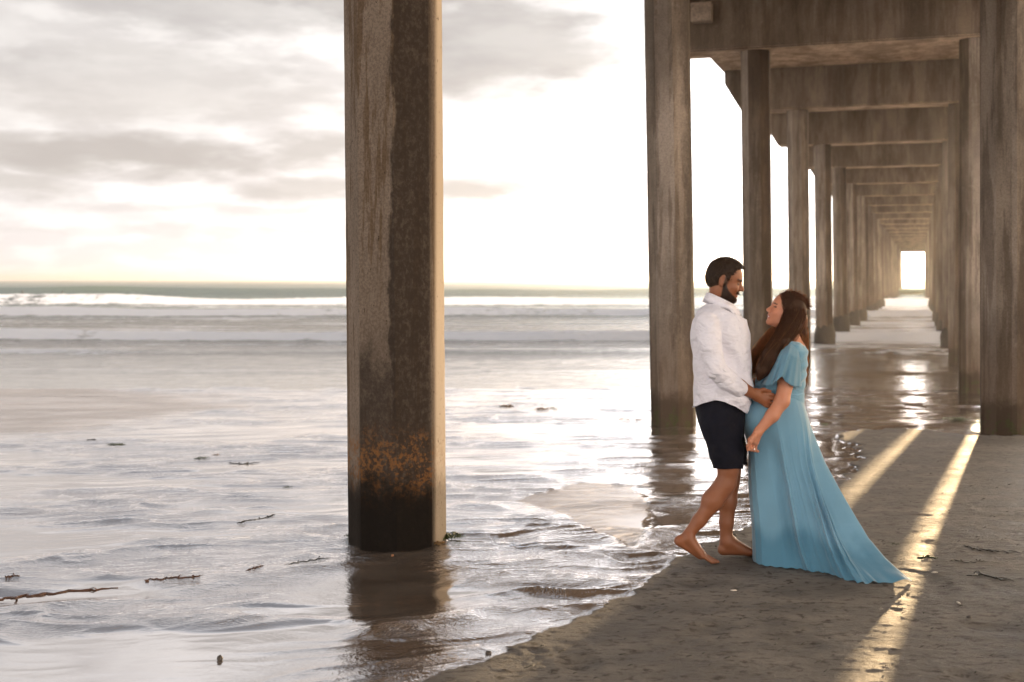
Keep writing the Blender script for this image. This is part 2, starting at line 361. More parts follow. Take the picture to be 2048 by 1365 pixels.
def mat_sea():
    m, bb, out = newmat('sea_water')
    geo = bb.n('ShaderNodeNewGeometry'); pos = geo.outputs['Position']; P = bb.sep(pos)
    fo = bb.attr('foam').outputs['Fac']; gr = bb.attr('green').outputs['Fac']
    lace = bb.noise(bb.scale(pos, (1, 1.6, 1)), 1.1, 7, .68, .6)
    fm = bb.mr(bb.m('ADD', fo, bb.m('MULTIPLY', bb.m('SUBTRACT', lace, .5), 1.1)), .36, .66)
    far = bb.mr(P[1], 26., 170.)
    deep = bb.mix(far, (.10, .083, .07), (.07, .10, .095))
    deep = bb.mix(gr, deep, (.36, .46, .15))
    h = bb.m('ADD', bb.m('MULTIPLY', bb.noise(bb.scale(pos, (1, 2.4, 1)), .9, 6, .66), .26), bb.m('MULTIPLY', bb.noise(bb.scale(pos, (1, 2, 1)), 6, 4, .6), .02))
    nrm = bb.bump(h, bb.mr(P[1], 24., 60., .35, 1.), 1.)
    df = bb.n('ShaderNodeBsdfDiffuse'); bb.put(df.inputs[0], deep)
    gl = bb.n('ShaderNodeBsdfGlossy'); bb.put(gl.inputs['Roughness'], bb.mr(P[1], 24., 120., .07, .22)); bb.put(gl.inputs['Normal'], nrm)
    bb.put(gl.inputs['Color'], bb.mix(far, (.97, .95, .92), (.60, .66, .62)))
    fr = bb.n('ShaderNodeFresnel'); fr.inputs['IOR'].default_value = 1.7; bb.put(fr.inputs['Normal'], nrm)
    fac = bb.m('MULTIPLY', bb.m('POWER', fr.outputs[0], bb.mr(P[1], 28., 60., .5, .72)), bb.m('SUBTRACT', 1., bb.m('MULTIPLY', gr, .8)), clamp=True)
    mx = bb.n('ShaderNodeMixShader'); bb.put(mx.inputs[0], fac)
    bb.nt.links.new(df.outputs[0], mx.inputs[1]); bb.nt.links.new(gl.outputs[0], mx.inputs[2])
    fb = bb.bump(bb.noise(pos, 2.2, 7, .72), .9, .22)
    fd = bb.n('ShaderNodeBsdfDiffuse'); fd.inputs[0].default_value = (.90, .92, .97, 1); bb.put(fd.inputs['Normal'], fb)
    ft = bb.n('ShaderNodeBsdfTranslucent'); ft.inputs[0].default_value = (.86, .88, .93, 1)
    fmx = bb.n('ShaderNodeMixShader'); fmx.inputs[0].default_value = .42
    bb.nt.links.new(fd.outputs[0], fmx.inputs[1]); bb.nt.links.new(ft.outputs[0], fmx.inputs[2])
    m2 = bb.n('ShaderNodeMixShader'); bb.put(m2.inputs[0], bb.m('MULTIPLY', fm, .92))
    bb.nt.links.new(mx.outputs[0], m2.inputs[1]); bb.nt.links.new(fmx.outputs[0], m2.inputs[2])
    bb.nt.links.new(m2.outputs[0], out.inputs[0])
    return m
o = meshobj('sea', np.stack([X2, Y2, Z2], -1).reshape(-1, 3), f2, mat_sea(), attrs={'foam': foam.ravel(), 'green': green.ravel()})
tag(o, 'grey green sea with lines of breaking white surf', 'sea', kind='structure')

# ------------------------------------------------------------------ the pier
def mat_concrete(name, near=False, beam=False, dark=(.034, .026, .021)):
    m, bb, out = newmat(name)
    tcn = bb.n('ShaderNodeTexCoord'); oc = tcn.outputs['Object']; oi = bb.n('ShaderNodeObjectInfo')
    rnd = bb.m('MULTIPLY', oi.outputs['Random'], 37.)
    off = bb.n('ShaderNodeVectorMath', operation='ADD'); bb.put(off.inputs[0], oc); bb.put(off.inputs[1], bb.comb(rnd, rnd, rnd)); p = off.outputs[0]
    O = bb.sep(oc)
    big = bb.noise(bb.scale(p, (1, 1, .35)), 1.6, 5, .6)
    streak = bb.noise(bb.scale(p, (6, 6, .45)), 1.5, 8, .68)
    fine = bb.noise(p, 40, 4, .65)
    c = bb.mix(bb.mr(big, .3, .7), (.125, .096, .073), (.23, .182, .144)) if near else bb.mix(bb.mr(big, .3, .7), (.100, .078, .060), (.235, .190, .150))
    c = bb.mix(bb.mr(streak, .50, .57, 0., .8 if near else (.35 if beam else .55)), c, (.10, .065, .038) if near else (.058, .040, .027))
    c = bb.mix(bb.mr(bb.noise(p, 9, 4, .7), .55, .75, 0., .45), c, (.24, .195, .155) if near else (.22, .18, .15))
    c = bb.mix(bb.mr(fine, .58, .72, 0., .5), c, (.10, .078, .06) if near else (.055, .042, .032))
    spk = bb.mr(bb.noise(bb.scale(p, (1, 1, .8)), 75, 3, .7), .40, .62)
    c = bb.mix(bb.m('MULTIPLY', spk, .5), c, bb.mix(1., c, (.45, .42, .40), 'MULTIPLY'))
    if beam:
        c = bb.mix(bb.mr(bb.noise(bb.scale(p, (2, 2, .5)), 1.3, 5, .65), .48, .66, 0., .55), c, (.045, .028, .016))
    else:
        # old water stain down one side, ragged along its edge
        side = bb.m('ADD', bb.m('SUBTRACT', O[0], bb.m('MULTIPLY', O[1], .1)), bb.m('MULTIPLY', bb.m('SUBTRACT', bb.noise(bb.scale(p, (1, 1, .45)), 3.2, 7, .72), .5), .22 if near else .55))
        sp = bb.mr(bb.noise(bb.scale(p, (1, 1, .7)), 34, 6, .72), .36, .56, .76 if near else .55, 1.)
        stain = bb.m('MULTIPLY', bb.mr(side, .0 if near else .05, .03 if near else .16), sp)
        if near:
            stain = bb.m('MULTIPLY', stain, bb.mr(O[0], .245, .2, 0., 1.))   # keeps the stain off the right face, painted pale as if sunlit
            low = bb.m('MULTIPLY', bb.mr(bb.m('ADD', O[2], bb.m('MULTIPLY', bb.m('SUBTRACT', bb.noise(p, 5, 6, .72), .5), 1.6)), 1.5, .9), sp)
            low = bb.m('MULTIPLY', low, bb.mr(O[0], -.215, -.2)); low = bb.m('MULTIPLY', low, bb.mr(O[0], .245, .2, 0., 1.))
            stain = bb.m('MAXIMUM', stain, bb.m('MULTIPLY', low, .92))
            c = bb.mix(bb.mr(O[0], .23, .255, 0., .75), c, (.60, .50, .385))  # sunlight on the right face put into its base colour
        c = bb.mix(bb.m('MULTIPLY', stain, .96 if near else .6), c, dark)
        if near:
            rz = bb.m('ADD', O[2], bb.m('MULTIPLY', bb.m('SUBTRACT', bb.noise(p, 8, 6, .75), .5), .40))
            rmask = bb.m('MULTIPLY', bb.mr(rz, .78, .56), bb.mr(rz, .18, .36))
            rs = bb.mr(bb.m('ADD', bb.noise(p, 42, 5, .75), bb.m('MULTIPLY', bb.m('SUBTRACT', bb.noise(p, 9, 3, .6), .5), .5)), .48, .60, 0., .85)
            c = bb.mix(bb.m('MULTIPLY', rmask, bb.m('MULTIPLY', rs, bb.mr(O[0], .25, .22, .25, 1.))), c, (.18, .082, .030))
            pit = bb.mr(bb.noise(bb.scale(p, (1, 1, .5)), 70, 2, .5), .69, .73)
            c = bb.mix(pit, c, (.05, .035, .025))
    wz = bb.m('ADD', O[2], bb.m('MULTIPLY', bb.m('SUBTRACT', bb.noise(p, 6, 5, .7), .5), .35))
    wetm = bb.mr(wz, .52, .30) if not beam else 0.
    if not beam and near: wetm = bb.m('MULTIPLY', wetm, bb.mr(O[0], .25, .22, .6, 1.))
    if not beam:
        c = bb.mix(bb.m('MULTIPLY', wetm, .92), c, (.006, .0048, .004))
        if not near:
            up = bb.mr(wz, 1.6, .6, 0., .55); c = bb.mix(up, c, (.07, .045, .028))
            gn = bb.m('MULTIPLY', bb.mr(wz, .32, .18), bb.mr(bb.noise(p, 9, 4, .7), .5, .62)); c = bb.mix(bb.m('MULTIPLY', gn, .6), c, (.035, .045, .012))
    # every face of a pile has weathered to a tone of its own; soffits get bounce light from below painted in
    gn_ = bb.n('ShaderNodeNewGeometry').outputs['True Normal']; N3 = bb.sep(gn_)
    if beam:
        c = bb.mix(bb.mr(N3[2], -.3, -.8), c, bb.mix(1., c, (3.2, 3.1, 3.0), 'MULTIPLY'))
    elif not near:
        fv = bb.comb(bb.m('ADD', bb.m('MULTIPLY', N3[0], 1.7), rnd), bb.m('MULTIPLY', N3[1], 1.7), bb.m('MULTIPLY', O[2], .05))
        ft_ = bb.noise(fv, 1.3, 1, .4)
        c = bb.mix(bb.mr(ft_, .50, .60), c, bb.mix(1., c, (.50, .42, .36), 'MULTIPLY'))
        c = bb.mix(bb.mr(ft_, .48, .38), c, bb.mix(1., c, (1.55, 1.6, 1.7), 'MULTIPLY'))
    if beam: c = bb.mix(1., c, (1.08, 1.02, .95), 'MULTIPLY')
    h = bb.m('ADD', bb.m('MULTIPLY', fine, .004), bb.m('MULTIPLY', bb.noise(p, 120, 3, .6), .0015))
    hole = bb.mr(bb.noise(bb.scale(p, (1, 1, .6)), 75, 2, .5), .66, .72); h = bb.m('SUBTRACT', h, bb.m('MULTIPLY', hole, .004))
    nrm = bb.bump(h, .9, 1.)
    pbsdf(bb, out, Base_Color=c, Roughness=.82 if beam else bb.m('SUBTRACT', .85, bb.m('MULTIPLY', wetm, .15)), Specular_IOR_Level=.04 if near else .12, Normal=nrm)
    return m
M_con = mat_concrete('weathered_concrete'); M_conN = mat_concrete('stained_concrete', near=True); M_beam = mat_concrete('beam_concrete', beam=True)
def mat_simple(name, col, rough=.7, nscale=20, var=.35, bumpd=0., **kw):
    m, bb, out = newmat(name)
    p = bb.n('ShaderNodeTexCoord').outputs['Object']
    n_ = bb.noise(p, nscale, 5, .6)
    c = bb.mix(bb.mr(n_, .3, .7), tuple(x*(1-var) for x in col), tuple(min(1, x*(1+var)) for x in col))
    k = dict(Base_Color=c, Roughness=rough); k.update(kw)
    if bumpd: k['Normal'] = bb.bump(n_, 1., bumpd)
    pbsdf(bb, out, **k); return m
M_mussel = mat_simple('mussel_crust', (.028, .020, .014), .85, 30, .6, .02)

A0 = 16.24; SP = 9.12; RL, RR = -3.09, .98; HEX = .305
EYE = 1.6; CAPB = EYE+4.57; SOF = EYE+5.68
pier = empty('pier', (*(A0*PD), 0.), 'long concrete pier on two rows of octagonal piles running out to sea', 'pier')
def along(a, p, z): return np.array([*(a*PD+p*PN), z])
def make_pile(a, p, lean, k, left):
    x, y = (a*PD+p*PN); x += .02*left; g = float(baseZ(y)); z0 = -.35 if y < 24 else SEA-1.2-.0
    bottom = g-.5 if y < 24 else SEA-1.4
    top = CAPB+.02
    zs = [bottom]+list(np.linspace(g, top, 40))
    vs = []; nr = 8; res = 4
    for iz, z in enumerate(zs):
        sh = -lean*(z-g)
        for i in range(nr):
            for j in range(res):
                a0 = math.pi/8+TH*-1+i*math.pi/4; a1 = a0+math.pi/4; t = j/res
                # corners slightly chipped
                px_ = (1-t)*math.cos(a0)+t*math.cos(a1); py_ = (1-t)*math.sin(a0)+t*math.sin(a1)
                q = HEX*1.0
                if j == 0: q -= .003+.006*max(0, float(vnoise(np.array(z*7.+i*9+k), np.array(k*3.3+.5)))-.45)
                vs.append((x+sh+q*px_, y+q*py_, z))
    n = nr*res; fs = []
    for r in range(len(zs)-1):
        for i in range(n): fs.append((r*n+i, r*n+(i+1) % n, (r+1)*n+(i+1) % n, (r+1)*n+i))
    fs.append(tuple(range(n))[::-1]); fs.append(tuple((len(zs)-1)*n+i for i in range(n)))
    zb = g if y < 24 else SEA
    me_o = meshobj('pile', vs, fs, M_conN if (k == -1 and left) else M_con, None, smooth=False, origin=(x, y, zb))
    me_o.parent = pier; me_o.location = Vector((x, y, zb))-pier.location
    if k >= 3:    # mussel crust round the foot
        vs = []; fs = []; nn = 40; rows = 18; H = .75+.3*random.random()
        for r in range(rows):
            t = r/(rows-1); z = zb-.4+(H+.4)*t
            for i in range(nn):
                an = 2*math.pi*i/nn
                bul = (.012+.05*math.sin(math.pi*min(1, t*1.05+.12))**.6)*(1-float(sstep(.6, .97, np.array(t))))
                bul *= .6+.9*float(vnoise(np.array(an*3+k*5.), np.array(z*4.+p)))
                bul -= .035*float(sstep(.8, 1., np.array(t)))
                vs.append((x+(HEX*.95+bul)*math.cos(an), y+(HEX*.95+bul)*math.sin(an), z))
        for r in range(rows-1):
            for i in range(nn): fs.append((r*nn+i, r*nn+(i+1) % nn, (r+1)*nn+(i+1) % nn, (r+1)*nn+i))
        c = meshobj('mussel_crust', vs, fs, M_mussel, None, origin=(x, y, zb)); c.parent = me_o; c.location = (0, 0, 0)
    return me_o
def prism(name, sec, a, th, mat, lab=None, bev=.03):
    """section (p, z) extruded along the pier axis from a-th/2 to a+th/2"""
    bm = bmesh.new(); rows = []
    for s in (-.5, .5):
        rows.append([bm.verts.new(Vector(along(a+s*th, p, z))-pier.location) for p, z in sec])
    bm.faces.new(rows[0]); bm.faces.new(rows[1][::-1])
    n = len(sec)
    for i in range(n): bm.faces.new((rows[0][i], rows[1][i], rows[1][(i+1) % n], rows[0][(i+1) % n]))
    bmesh.ops.recalc_face_normals(bm, faces=bm.faces)
    if bev: bmesh.ops.bevel(bm, geom=bm.edges[:], offset=bev, segments=2, affect='EDGES')
    cen = Vector(along(a, (RL+RR)/2, SOF))-pier.location
    for v in bm.verts: v.co -= cen
    me = bpy.data.meshes.new(name); bm.to_mesh(me); bm.free(); me.materials.append(mat)
    o = bpy.data.objects.new(name, me); COL.objects.link(o); o.parent = pier; o.location = cen
    if lab: o['label'] = lab
    return o
KMIN, KMAX = -3, 22
DL, DR = -5.05, 3.09
for k in range(KMIN, KMAX+1):
    a = A0+SP*k
    pl = make_pile(a, RL, .0085 if k == -1 else (.0165 if k == 0 else .011), k, True); pr_ = make_pile(a, RR, .0 if k != 1 else -.002, k, False)
    if k == -1: pl['label'] = 'nearest pile, dark stained with a rust orange band above its wet foot'
    if k == 0: pl['label'] = 'second pile of the left row, brown streaked, behind the man'; pr_['label'] = 'pile at the right edge of the photo'
    sec = [(DL, SOF+.004), (DL, SOF-.36), (DL+.45, CAPB), (DR-.45, CAPB), (DR, SOF-.36), (DR, SOF+.004)]
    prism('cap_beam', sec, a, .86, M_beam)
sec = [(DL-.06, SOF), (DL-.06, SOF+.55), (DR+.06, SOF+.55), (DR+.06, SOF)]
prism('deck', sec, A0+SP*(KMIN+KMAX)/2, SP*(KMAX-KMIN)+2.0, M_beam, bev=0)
prism('bearing_block', [(-4.33, EYE+5.12), (-4.33, EYE+5.5), (-3.92, EYE+5.5), (-3.92, EYE+5.12)], A0+SP-.56, .26, mat_simple('pale_concrete', (.26, .20, .15), .8, 20, .3), bev=.01)
for sgn, lab in ((DL-.03, None), (DR+.03, None)):
    prism('deck_curb', [(sgn-.12, SOF+.55), (sgn-.12, SOF+.85), (sgn+.12, SOF+.85), (sgn+.12, SOF+.55)], A0+SP*(KMIN+KMAX)/2, SP*(KMAX-KMIN)+2.0, M_beam, bev=0)

# ------------------------------------------------------------------ distance-field modelling, meshed with surface nets
def cl01(x): return np.clip(x, 0, 1)
class SDF:
    def __init__(s, lo, hi, h):
        s.lo = np.array(lo, float); s.h = h; n = np.ceil((np.array(hi)-s.lo)/h).astype(int)+1; s.n = n
        s.v = np.full(n, .5, np.float32)
    def block(s, lo, hi, mg):
        i0 = np.clip(np.floor((np.array(lo)-mg-s.lo)/s.h).astype(int), 0, s.n-1); i1 = np.clip(np.ceil((np.array(hi)+mg-s.lo)/s.h).astype(int)+1, 1, s.n)
        ax = [s.lo[k]+s.h*np.arange(i0[k], i1[k]) for k in range(3)]
        g = np.stack(np.meshgrid(*ax, indexing='ij'), -1)
        return tuple(slice(a, b_) for a, b_ in zip(i0, i1)), g
    def comb(s, sl, d, k, op):
        a = s.v[sl]
        if op == 'u':
            if k > 0: h = cl01(.5+.5*(a-d)/k); r = a*(1-h)+d*h-k*h*(1-h)
            else: r = np.minimum(a, d)
        elif op == 'i':
            r = np.maximum(a, d)
        else:
            d = -d
            if k > 0: h = cl01(.5-.5*(a-d)/k); r = a*(1-h)+d*h+k*h*(1-h)
            else: r = np.maximum(a, d)
        s.v[sl] = r
    def cap(s, a, b_, ra, rb=None, k=.02, op='u'):
        a = np.array(a, float); b_ = np.array(b_, float); rb = ra if rb is None else rb; m = max(ra, rb)
        sl, g = s.block(np.minimum(a, b_)-m, np.maximum(a, b_)+m, k+.03)
        ba = b_-a; t = cl01(((g-a)@ba)/max(ba@ba, 1e-9))
        s.comb(sl, np.linalg.norm(g-a-t[..., None]*ba, axis=-1)-(ra+(rb-ra)*t), k, op)
    def chain(s, pts, rs, k=.02):
        for i in range(len(pts)-1): s.cap(pts[i], pts[i+1], rs[i], rs[i+1], k)
    def ell(s, c, r, M=None, k=.02, op='u'):
        c = np.array(c, float); r = np.array(r, float); m = r.max()
        sl, g = s.block(c-m, c+m, k+.03); q = g-c
        if M is not None: q = q@M           # M columns = local axes
        k0 = np.linalg.norm(q/r, axis=-1); k1 = np.linalg.norm(q/(r*r), axis=-1)
        s.comb(sl, k0*(k0-1)/np.maximum(k1, 1e-6), k, op)
    def loft(s, tab, k=.02, sq=2.3):
        """tab rows: z, x-left, x-right, y-centre, y-half depth"""
        tab = np.array(sorted(tab)); z = tab[:, 0]
        lo = [tab[:, 1].min(), (tab[:, 3]-tab[:, 4]).min(), z[0]]; hi = [tab[:, 2].max(), (tab[:, 3]+tab[:, 4]).max(), z[-1]]
        sl, g = s.block(lo, hi, k+.03)
        zz = np.clip(g[..., 2], z[0], z[-1]); I = lambda c: np.interp(zz, z, tab[:, c])
        cx = (I(1)+I(2))/2; a = (I(2)-I(1))/2; cy = I(3); b2 = I(4)
        q = (np.abs((g[..., 0]-cx)/a)**sq+np.abs((g[..., 1]-cy)/b2)**sq)**(1/sq)
        d = (q-1)*np.minimum(a, b2); dz = np.abs(g[..., 2]-zz)
        s.comb(sl, np.where(dz > 0, np.sqrt(np.maximum(d, 0)**2+dz**2), d), k, 'u')
    def mesh(s):
        v = s.v; h = s.h; S = v < 0; n = np.array(v.shape)
        c = [slice(0, -1), slice(1, None)]
        cnt = np.zeros(n-1, np.int8)
        for i in (0, 1):
            for j in (0, 1):
                for k in (0, 1): cnt += S[c[i], c[j], c[k]]
        act = (cnt > 0) & (cnt < 8); idx = np.argwhere(act); N = len(idx)
        mp = np.full(act.shape, -1, np.int32); mp[act] = np.arange(N)
        acc = np.zeros((N, 3)); num = np.zeros(N)
        cor = [(i, j, k) for i in (0, 1) for j in (0, 1) for k in (0, 1)]
        for A in cor:
            for ax in range(3):
                if A[ax]: continue
                B = list(A); B[ax] = 1
                va = v[tuple((idx+A).T)]; vb = v[tuple((idx+B).T)]; m_ = (va < 0) != (vb < 0)
                t = np.where(m_, va/np.where(m_, va-vb, 1), 0); p = np.array(A, float)[None, :].repeat(N, 0); p[:, ax] += t
                acc += p*m_[:, None]; num += m_
        P = s.lo+h*(idx+acc/num[:, None])
        F = []
        for ax in range(3):
            o1, o2 = [(1, 2), (2, 0), (0, 1)][ax]
            sa = [slice(1, -1)]*3; sa[ax] = slice(0, -1); sb = list(sa); sb[ax] = slice(1, None)
            a_ = S[tuple(sa)]; b_ = S[tuple(sb)]; e = np.argwhere(a_ != b_)
            if not len(e): continue
            flip = a_[tuple(e.T)]
            base = e+1; base[:, ax] -= 1
            def cell(d1, d2):
                q = base.copy(); q[:, o1] -= d1; q[:, o2] -= d2; return mp[tuple(q.T)]
            qd = np.stack([cell(1, 1), cell(0, 1), cell(0, 0), cell(1, 0)], 1)
            qd[~flip] = qd[~flip][:, ::-1]; F.append(qd)
        F = np.concatenate(F); F = F[(F >= 0).all(1)]
        return P, F
def relax(P, F, it=1, w=.5):
    e = np.concatenate([F[:, [0, 1]], F[:, [1, 2]], F[:, [2, 3]], F[:, [3, 0]]])
    for _ in range(it):
        acc = np.zeros_like(P); n = np.zeros(len(P))
        np.add.at(acc, e[:, 0], P[e[:, 1]]); np.add.at(acc, e[:, 1], P[e[:, 0]]); np.add.at(n, e[:, 0], 1); np.add.at(n, e[:, 1], 1)
        P = P*(1-w)+w*acc/np.maximum(n, 1)[:, None]
    return P
def vnormals(P, F):
    nn = np.cross(P[F[:, 2]]-P[F[:, 0]], P[F[:, 3]]-P[F[:, 1]]); N = np.zeros_like(P)
    for i in range(4): np.add.at(N, F[:, i], nn)
    return N/np.maximum(np.linalg.norm(N, axis=1), 1e-12)[:, None]
def frame(yaw, pitch, facing):
    """head axes as columns: forward, side, up. facing +1 looks to +X, -1 to -X; pitch up positive; yaw toward the camera"""
    f = np.array([facing*math.cos(yaw)*math.cos(pitch), -math.sin(yaw)*math.cos(pitch), math.sin(pitch)])
    s_ = np.cross([0, 0, 1], f); s_ /= np.linalg.norm(s_); u = np.cross(f, s_)
    return np.stack([f, s_, u], 1)
def head(S, C, M, q=1., k=.02, male=True):
    T = lambda x, y, z: C+M@(np.array([x, y, z])*q)
    E = lambda c, r, kk=k, op='u': S.ell(T(*c), np.array(r)*q, M, kk*q, op)
    E((-.014, 0, .030), (.096, .077, .090)); E((.028, 0, .020), (.066, .064, .078))
    E((.026, 0, -.035), (.058, .060, .070))
    E((.030, 0, -.076), (.050, .050 if male else .043, .036), .03); E((.071, 0, -.100), (.020, .024, .018), .02)
    E((-.005, .045, -.062), (.035, .02, .04), .03); E((-.005, -.045, -.062), (.035, .02, .04), .03)
    E((.078, 0, .016), (.014, .044, .010), .015)
    for sg in (1, -1):
        E((.089, sg*.031, -.003), (.016, .018, .012), .012, 's')
        S.ell(T(.072, sg*.031, -.003), np.array((.0125, .0135, .0125))*q, M, .002)
        E((.060, sg*.036, -.034), (.026, .024, .022), .02)
        E((.094, sg*.0115, -.036), (.010, .008, .008), .006)
    S.cap(T(.084, 0, .002), T(.108 if male else .106, 0, -.031), .0085*q, .0115*q, .012*q)
    E((.082, 0, -.057), (.014, .026, .010), .012); E((.087, 0, -.0625), (.009, .022, .0055), .004); E((.084, 0, -.0745), (.010, .019, .0065), .004)
    E((.094, 0, -.0685), (.010, .020, .0028), .002, 's')
    for sg in (1, -1):
        m2 = M
        E((-.010, sg*.074, -.004), (.020, .010, .032), .006); E((-.006, sg*.086, .002), (.012, .008, .019), .004, 's')
        E((-.008, sg*.074, -.030), (.010, .008, .010), .006)
    return T
def vcol(P, base): return np.repeat(np.array(base, float)[None], len(P), 0)
def paint(c, mask, col, w=1.):
    m_ = (mask*w)[:, None] if mask.dtype != bool else (mask.astype(float)*w)[:, None]
    return c*(1-m_)+np.array(col)*m_
def mat_skin(name):
    m, bb, out = newmat(name)
    c = bb.attr('Col').outputs['Color']; p = bb.n('ShaderNodeTexCoord').outputs['Object']
    n_ = bb.noise(p, 35, 4, .6); c = bb.mix(bb.mr(n_, .3, .7, 0., .22), c, bb.mix(1., c, (.80, .62, .55), 'MULTIPLY'))
    pb = pbsdf(bb, out, Base_Color=c, Roughness=.46, Subsurface_Weight=.12, Subsurface_Scale=.02, Normal=bb.bump(bb.noise(p, 160, 3, .6), .35, .0015))
    bb.put(pb.inputs['Subsurface Radius'], (1, .35, .2)); bb.put(pb.inputs['Specular IOR Level'], .45)
    return m
M_skin = mat_skin('skin')
def mat_cloth(name, col, crease=.006, scale_=9., rough=.85, trans=0., attr=None, stretch=(1, 1, 1), vary=.06, sheen=.2, rot=(0, 0, 0)):
    m, bb, out = newmat(name)
    p = bb.n('ShaderNodeTexCoord').outputs['Object']
    w = bb.n('ShaderNodeTexNoise'); bb.put(w.inputs['Vector'], p); w.inputs['Scale'].default_value = 3.; w.inputs['Detail'].default_value = 2
    va = bb.n('ShaderNodeVectorMath', operation='MULTIPLY_ADD'); bb.put(va.inputs[0], w.outputs['Color']); va.inputs[1].default_value = (.12, .12, .12); bb.put(va.inputs[2], p)
    n_ = bb.noise(bb.scale(va.outputs[0], stretch, rot=rot), scale_, 3, .5)
    cr = bb.m('ABSOLUTE', bb.m('SUBTRACT', n_, .5))
    c = bb.mix(bb.mr(bb.noise(p, 5, 3, .5), .3, .7), tuple(x*(1-vary) for x in col), tuple(min(1, x*(1+vary)) for x in col))
    if attr: c = bb.mix(bb.attr(attr[0]).outputs['Fac'], c, attr[1])
    weave = bb.noise(p, 420, 2, .5)
    h = bb.m('ADD', bb.m('MULTIPLY', cr, crease*4), bb.m('MULTIPLY', weave, .0006))
    nrm = bb.bump(h, .8, 1.)
    pb = bb.n('ShaderNodeBsdfPrincipled'); bb.put(pb.inputs['Base Color'], c); pb.inputs['Roughness'].default_value = rough; bb.put(pb.inputs['Normal'], nrm)
    pb.inputs['Sheen Weight'].default_value = sheen; pb.inputs['Specular IOR Level'].default_value = .25
    if trans:
        tr = bb.n('ShaderNodeBsdfTranslucent'); bb.put(tr.inputs[0], c); bb.put(tr.inputs['Normal'], nrm)
        mx = bb.n('ShaderNodeMixShader'); mx.inputs[0].default_value = trans
        bb.nt.links.new(pb.outputs[0], mx.inputs[1]); bb.nt.links.new(tr.outputs[0], mx.inputs[2]); bb.nt.links.new(mx.outputs[0], out.inputs[0])
    else: bb.nt.links.new(pb.outputs[0], out.inputs[0])
    return m
def mat_hair(name, col, trans):
    m, bb, out = newmat(name)
    p = bb.n('ShaderNodeTexCoord').outputs['Object']
    c = bb.mix(bb.mr(bb.noise(p, 60, 3, .6), .3, .7), tuple(x*.6 for x in col), tuple(x*1.5 for x in col))
    pb = bb.n('ShaderNodeBsdfPrincipled'); bb.put(pb.inputs['Base Color'], c); pb.inputs['Roughness'].default_value = .55; pb.inputs['Specular IOR Level'].default_value = .22
    tr = bb.n('ShaderNodeBsdfTranslucent'); tr.inputs[0].default_value = (*trans, 1)
    mx = bb.n('ShaderNodeMixShader'); mx.inputs[0].default_value = .35
    bb.nt.links.new(pb.outputs[0], mx.inputs[1]); bb.nt.links.new(tr.outputs[0], mx.inputs[2]); bb.nt.links.new(mx.outputs[0], out.inputs[0])
    return m
M_hairM = mat_hair('short_black_hair', (.036, .022, .014), (.22, .10, .045))
M_hairW = mat_hair('long_brown_hair', (.056, .028, .016), (.7, .32, .11)); M_hairS = mat_hair('sunlit_brown_hair', (.24, .105, .045), (.9, .42, .12))  # the sunlit one has orange backlight painted into its colour
def tubes(paths, rad, nseg=3):
    """many thin tapered strands -> one mesh; paths: list of (n,3) arrays"""
    V = []; Fq = []; base = 0
    for P in paths:
        n = len(P); t = np.gradient(P, axis=0); t /= np.linalg.norm(t, axis=1)[:, None]+1e-9
        up = np.array([.3, -.9, .2]); a = np.cross(t, up); a /= np.linalg.norm(a, axis=1)[:, None]+1e-9; b2 = np.cross(t, a)
        r = rad*(1-.75*np.linspace(0, 1, n)**3)
        for j in range(nseg):
            an = 2*math.pi*j/nseg; V.append(P+(a*math.cos(an)+b2*math.sin(an))*r[:, None])
        i = np.arange(n-1)
        for j in range(nseg):
            j2 = (j+1) % nseg; Fq.append(np.stack([base+j*n+i, base+j2*n+i, base+j2*n+i+1, base+j*n+i+1], 1))
        base += n*nseg
    return np.concatenate(V), np.concatenate(Fq)
def finish(S, it=1, w=.5, disp=None):
    P, F = S.mesh(); P = relax(P, F, it, w)
    if disp is not None: P = P+vnormals(P, F)*disp(P)[:, None]
    return P, F
HG = .004

# ================================================================== the man
man = empty('person', (1.27, 7.16, 0), 'barefoot bearded man in white shirt and dark shorts holding the woman by the waist', 'person')
SK = np.array([.27, .100, .044])
S = SDF((.88, 6.66, -.03), (1.66, 7.62, 1.82), HG)
CM = W(1450, 560, -.09); MM = frame(R(12), R(-14), 1)
TM = head(S, CM, MM, 1.0)
S.cap(TM(-.022, 0, -.045), W(1438, 622, -.08), .056, .062, .03)
S.cap(W(1438, 643, -.17), W(1438, 643, .03), .050, .050, .05)            # shoulders
S.loft([[W(0, y)[2], W(l, 0, -.09)[0], W(r_, 0, -.09)[0], 7.16, b_] for y, l, r_, b_ in
        [(640, 1402, 1470, .15), (690, 1398, 1482, .16), (760, 1402, 1486, .14), (800, 1400, 1478, .14), (840, 1404, 1478, .14)]], .05)
# near arm
sh, el_, cu, wr = W(1413, 652, -.27), W(1431, 738, -.32), W(1478, 773, -.27), W(1512, 791, -.225)
S.chain([sh, el_, cu, wr], [.052, .042, .039, .028], .02)
# near hand on her waist: palm, four fingers, thumb
pl = W(1531, 800, -.215)
S.cap(W(1512, 790, -.225), pl, .024, .022, .02); S.cap(W(1514, 784, -.22), W(1531, 791, -.215), .018, .016, .02); S.cap(W(1516, 797, -.225), W(1531, 809, -.215), .018, .016, .02)
for i, (a_, b_, c_) in enumerate([((1532, 789), (1545, 790), (1557, 796)), ((1533, 796), (1549, 799), (1563, 806)), ((1532, 804), (1548, 808), (1562, 814)), ((1530, 811), (1543, 816), (1555, 820))]):
    S.chain([W(*a_, -.222), W(*b_, -.222), W(*c_, -.200), W(c_[0]+7, c_[1]+2, -.175)], [.0105, .0098, .009, .0075], .005)
S.chain([W(1516, 783, -.235), W(1527, 780, -.24), W(1540, 783, -.225)], [.0125, .0115, .009], .008)
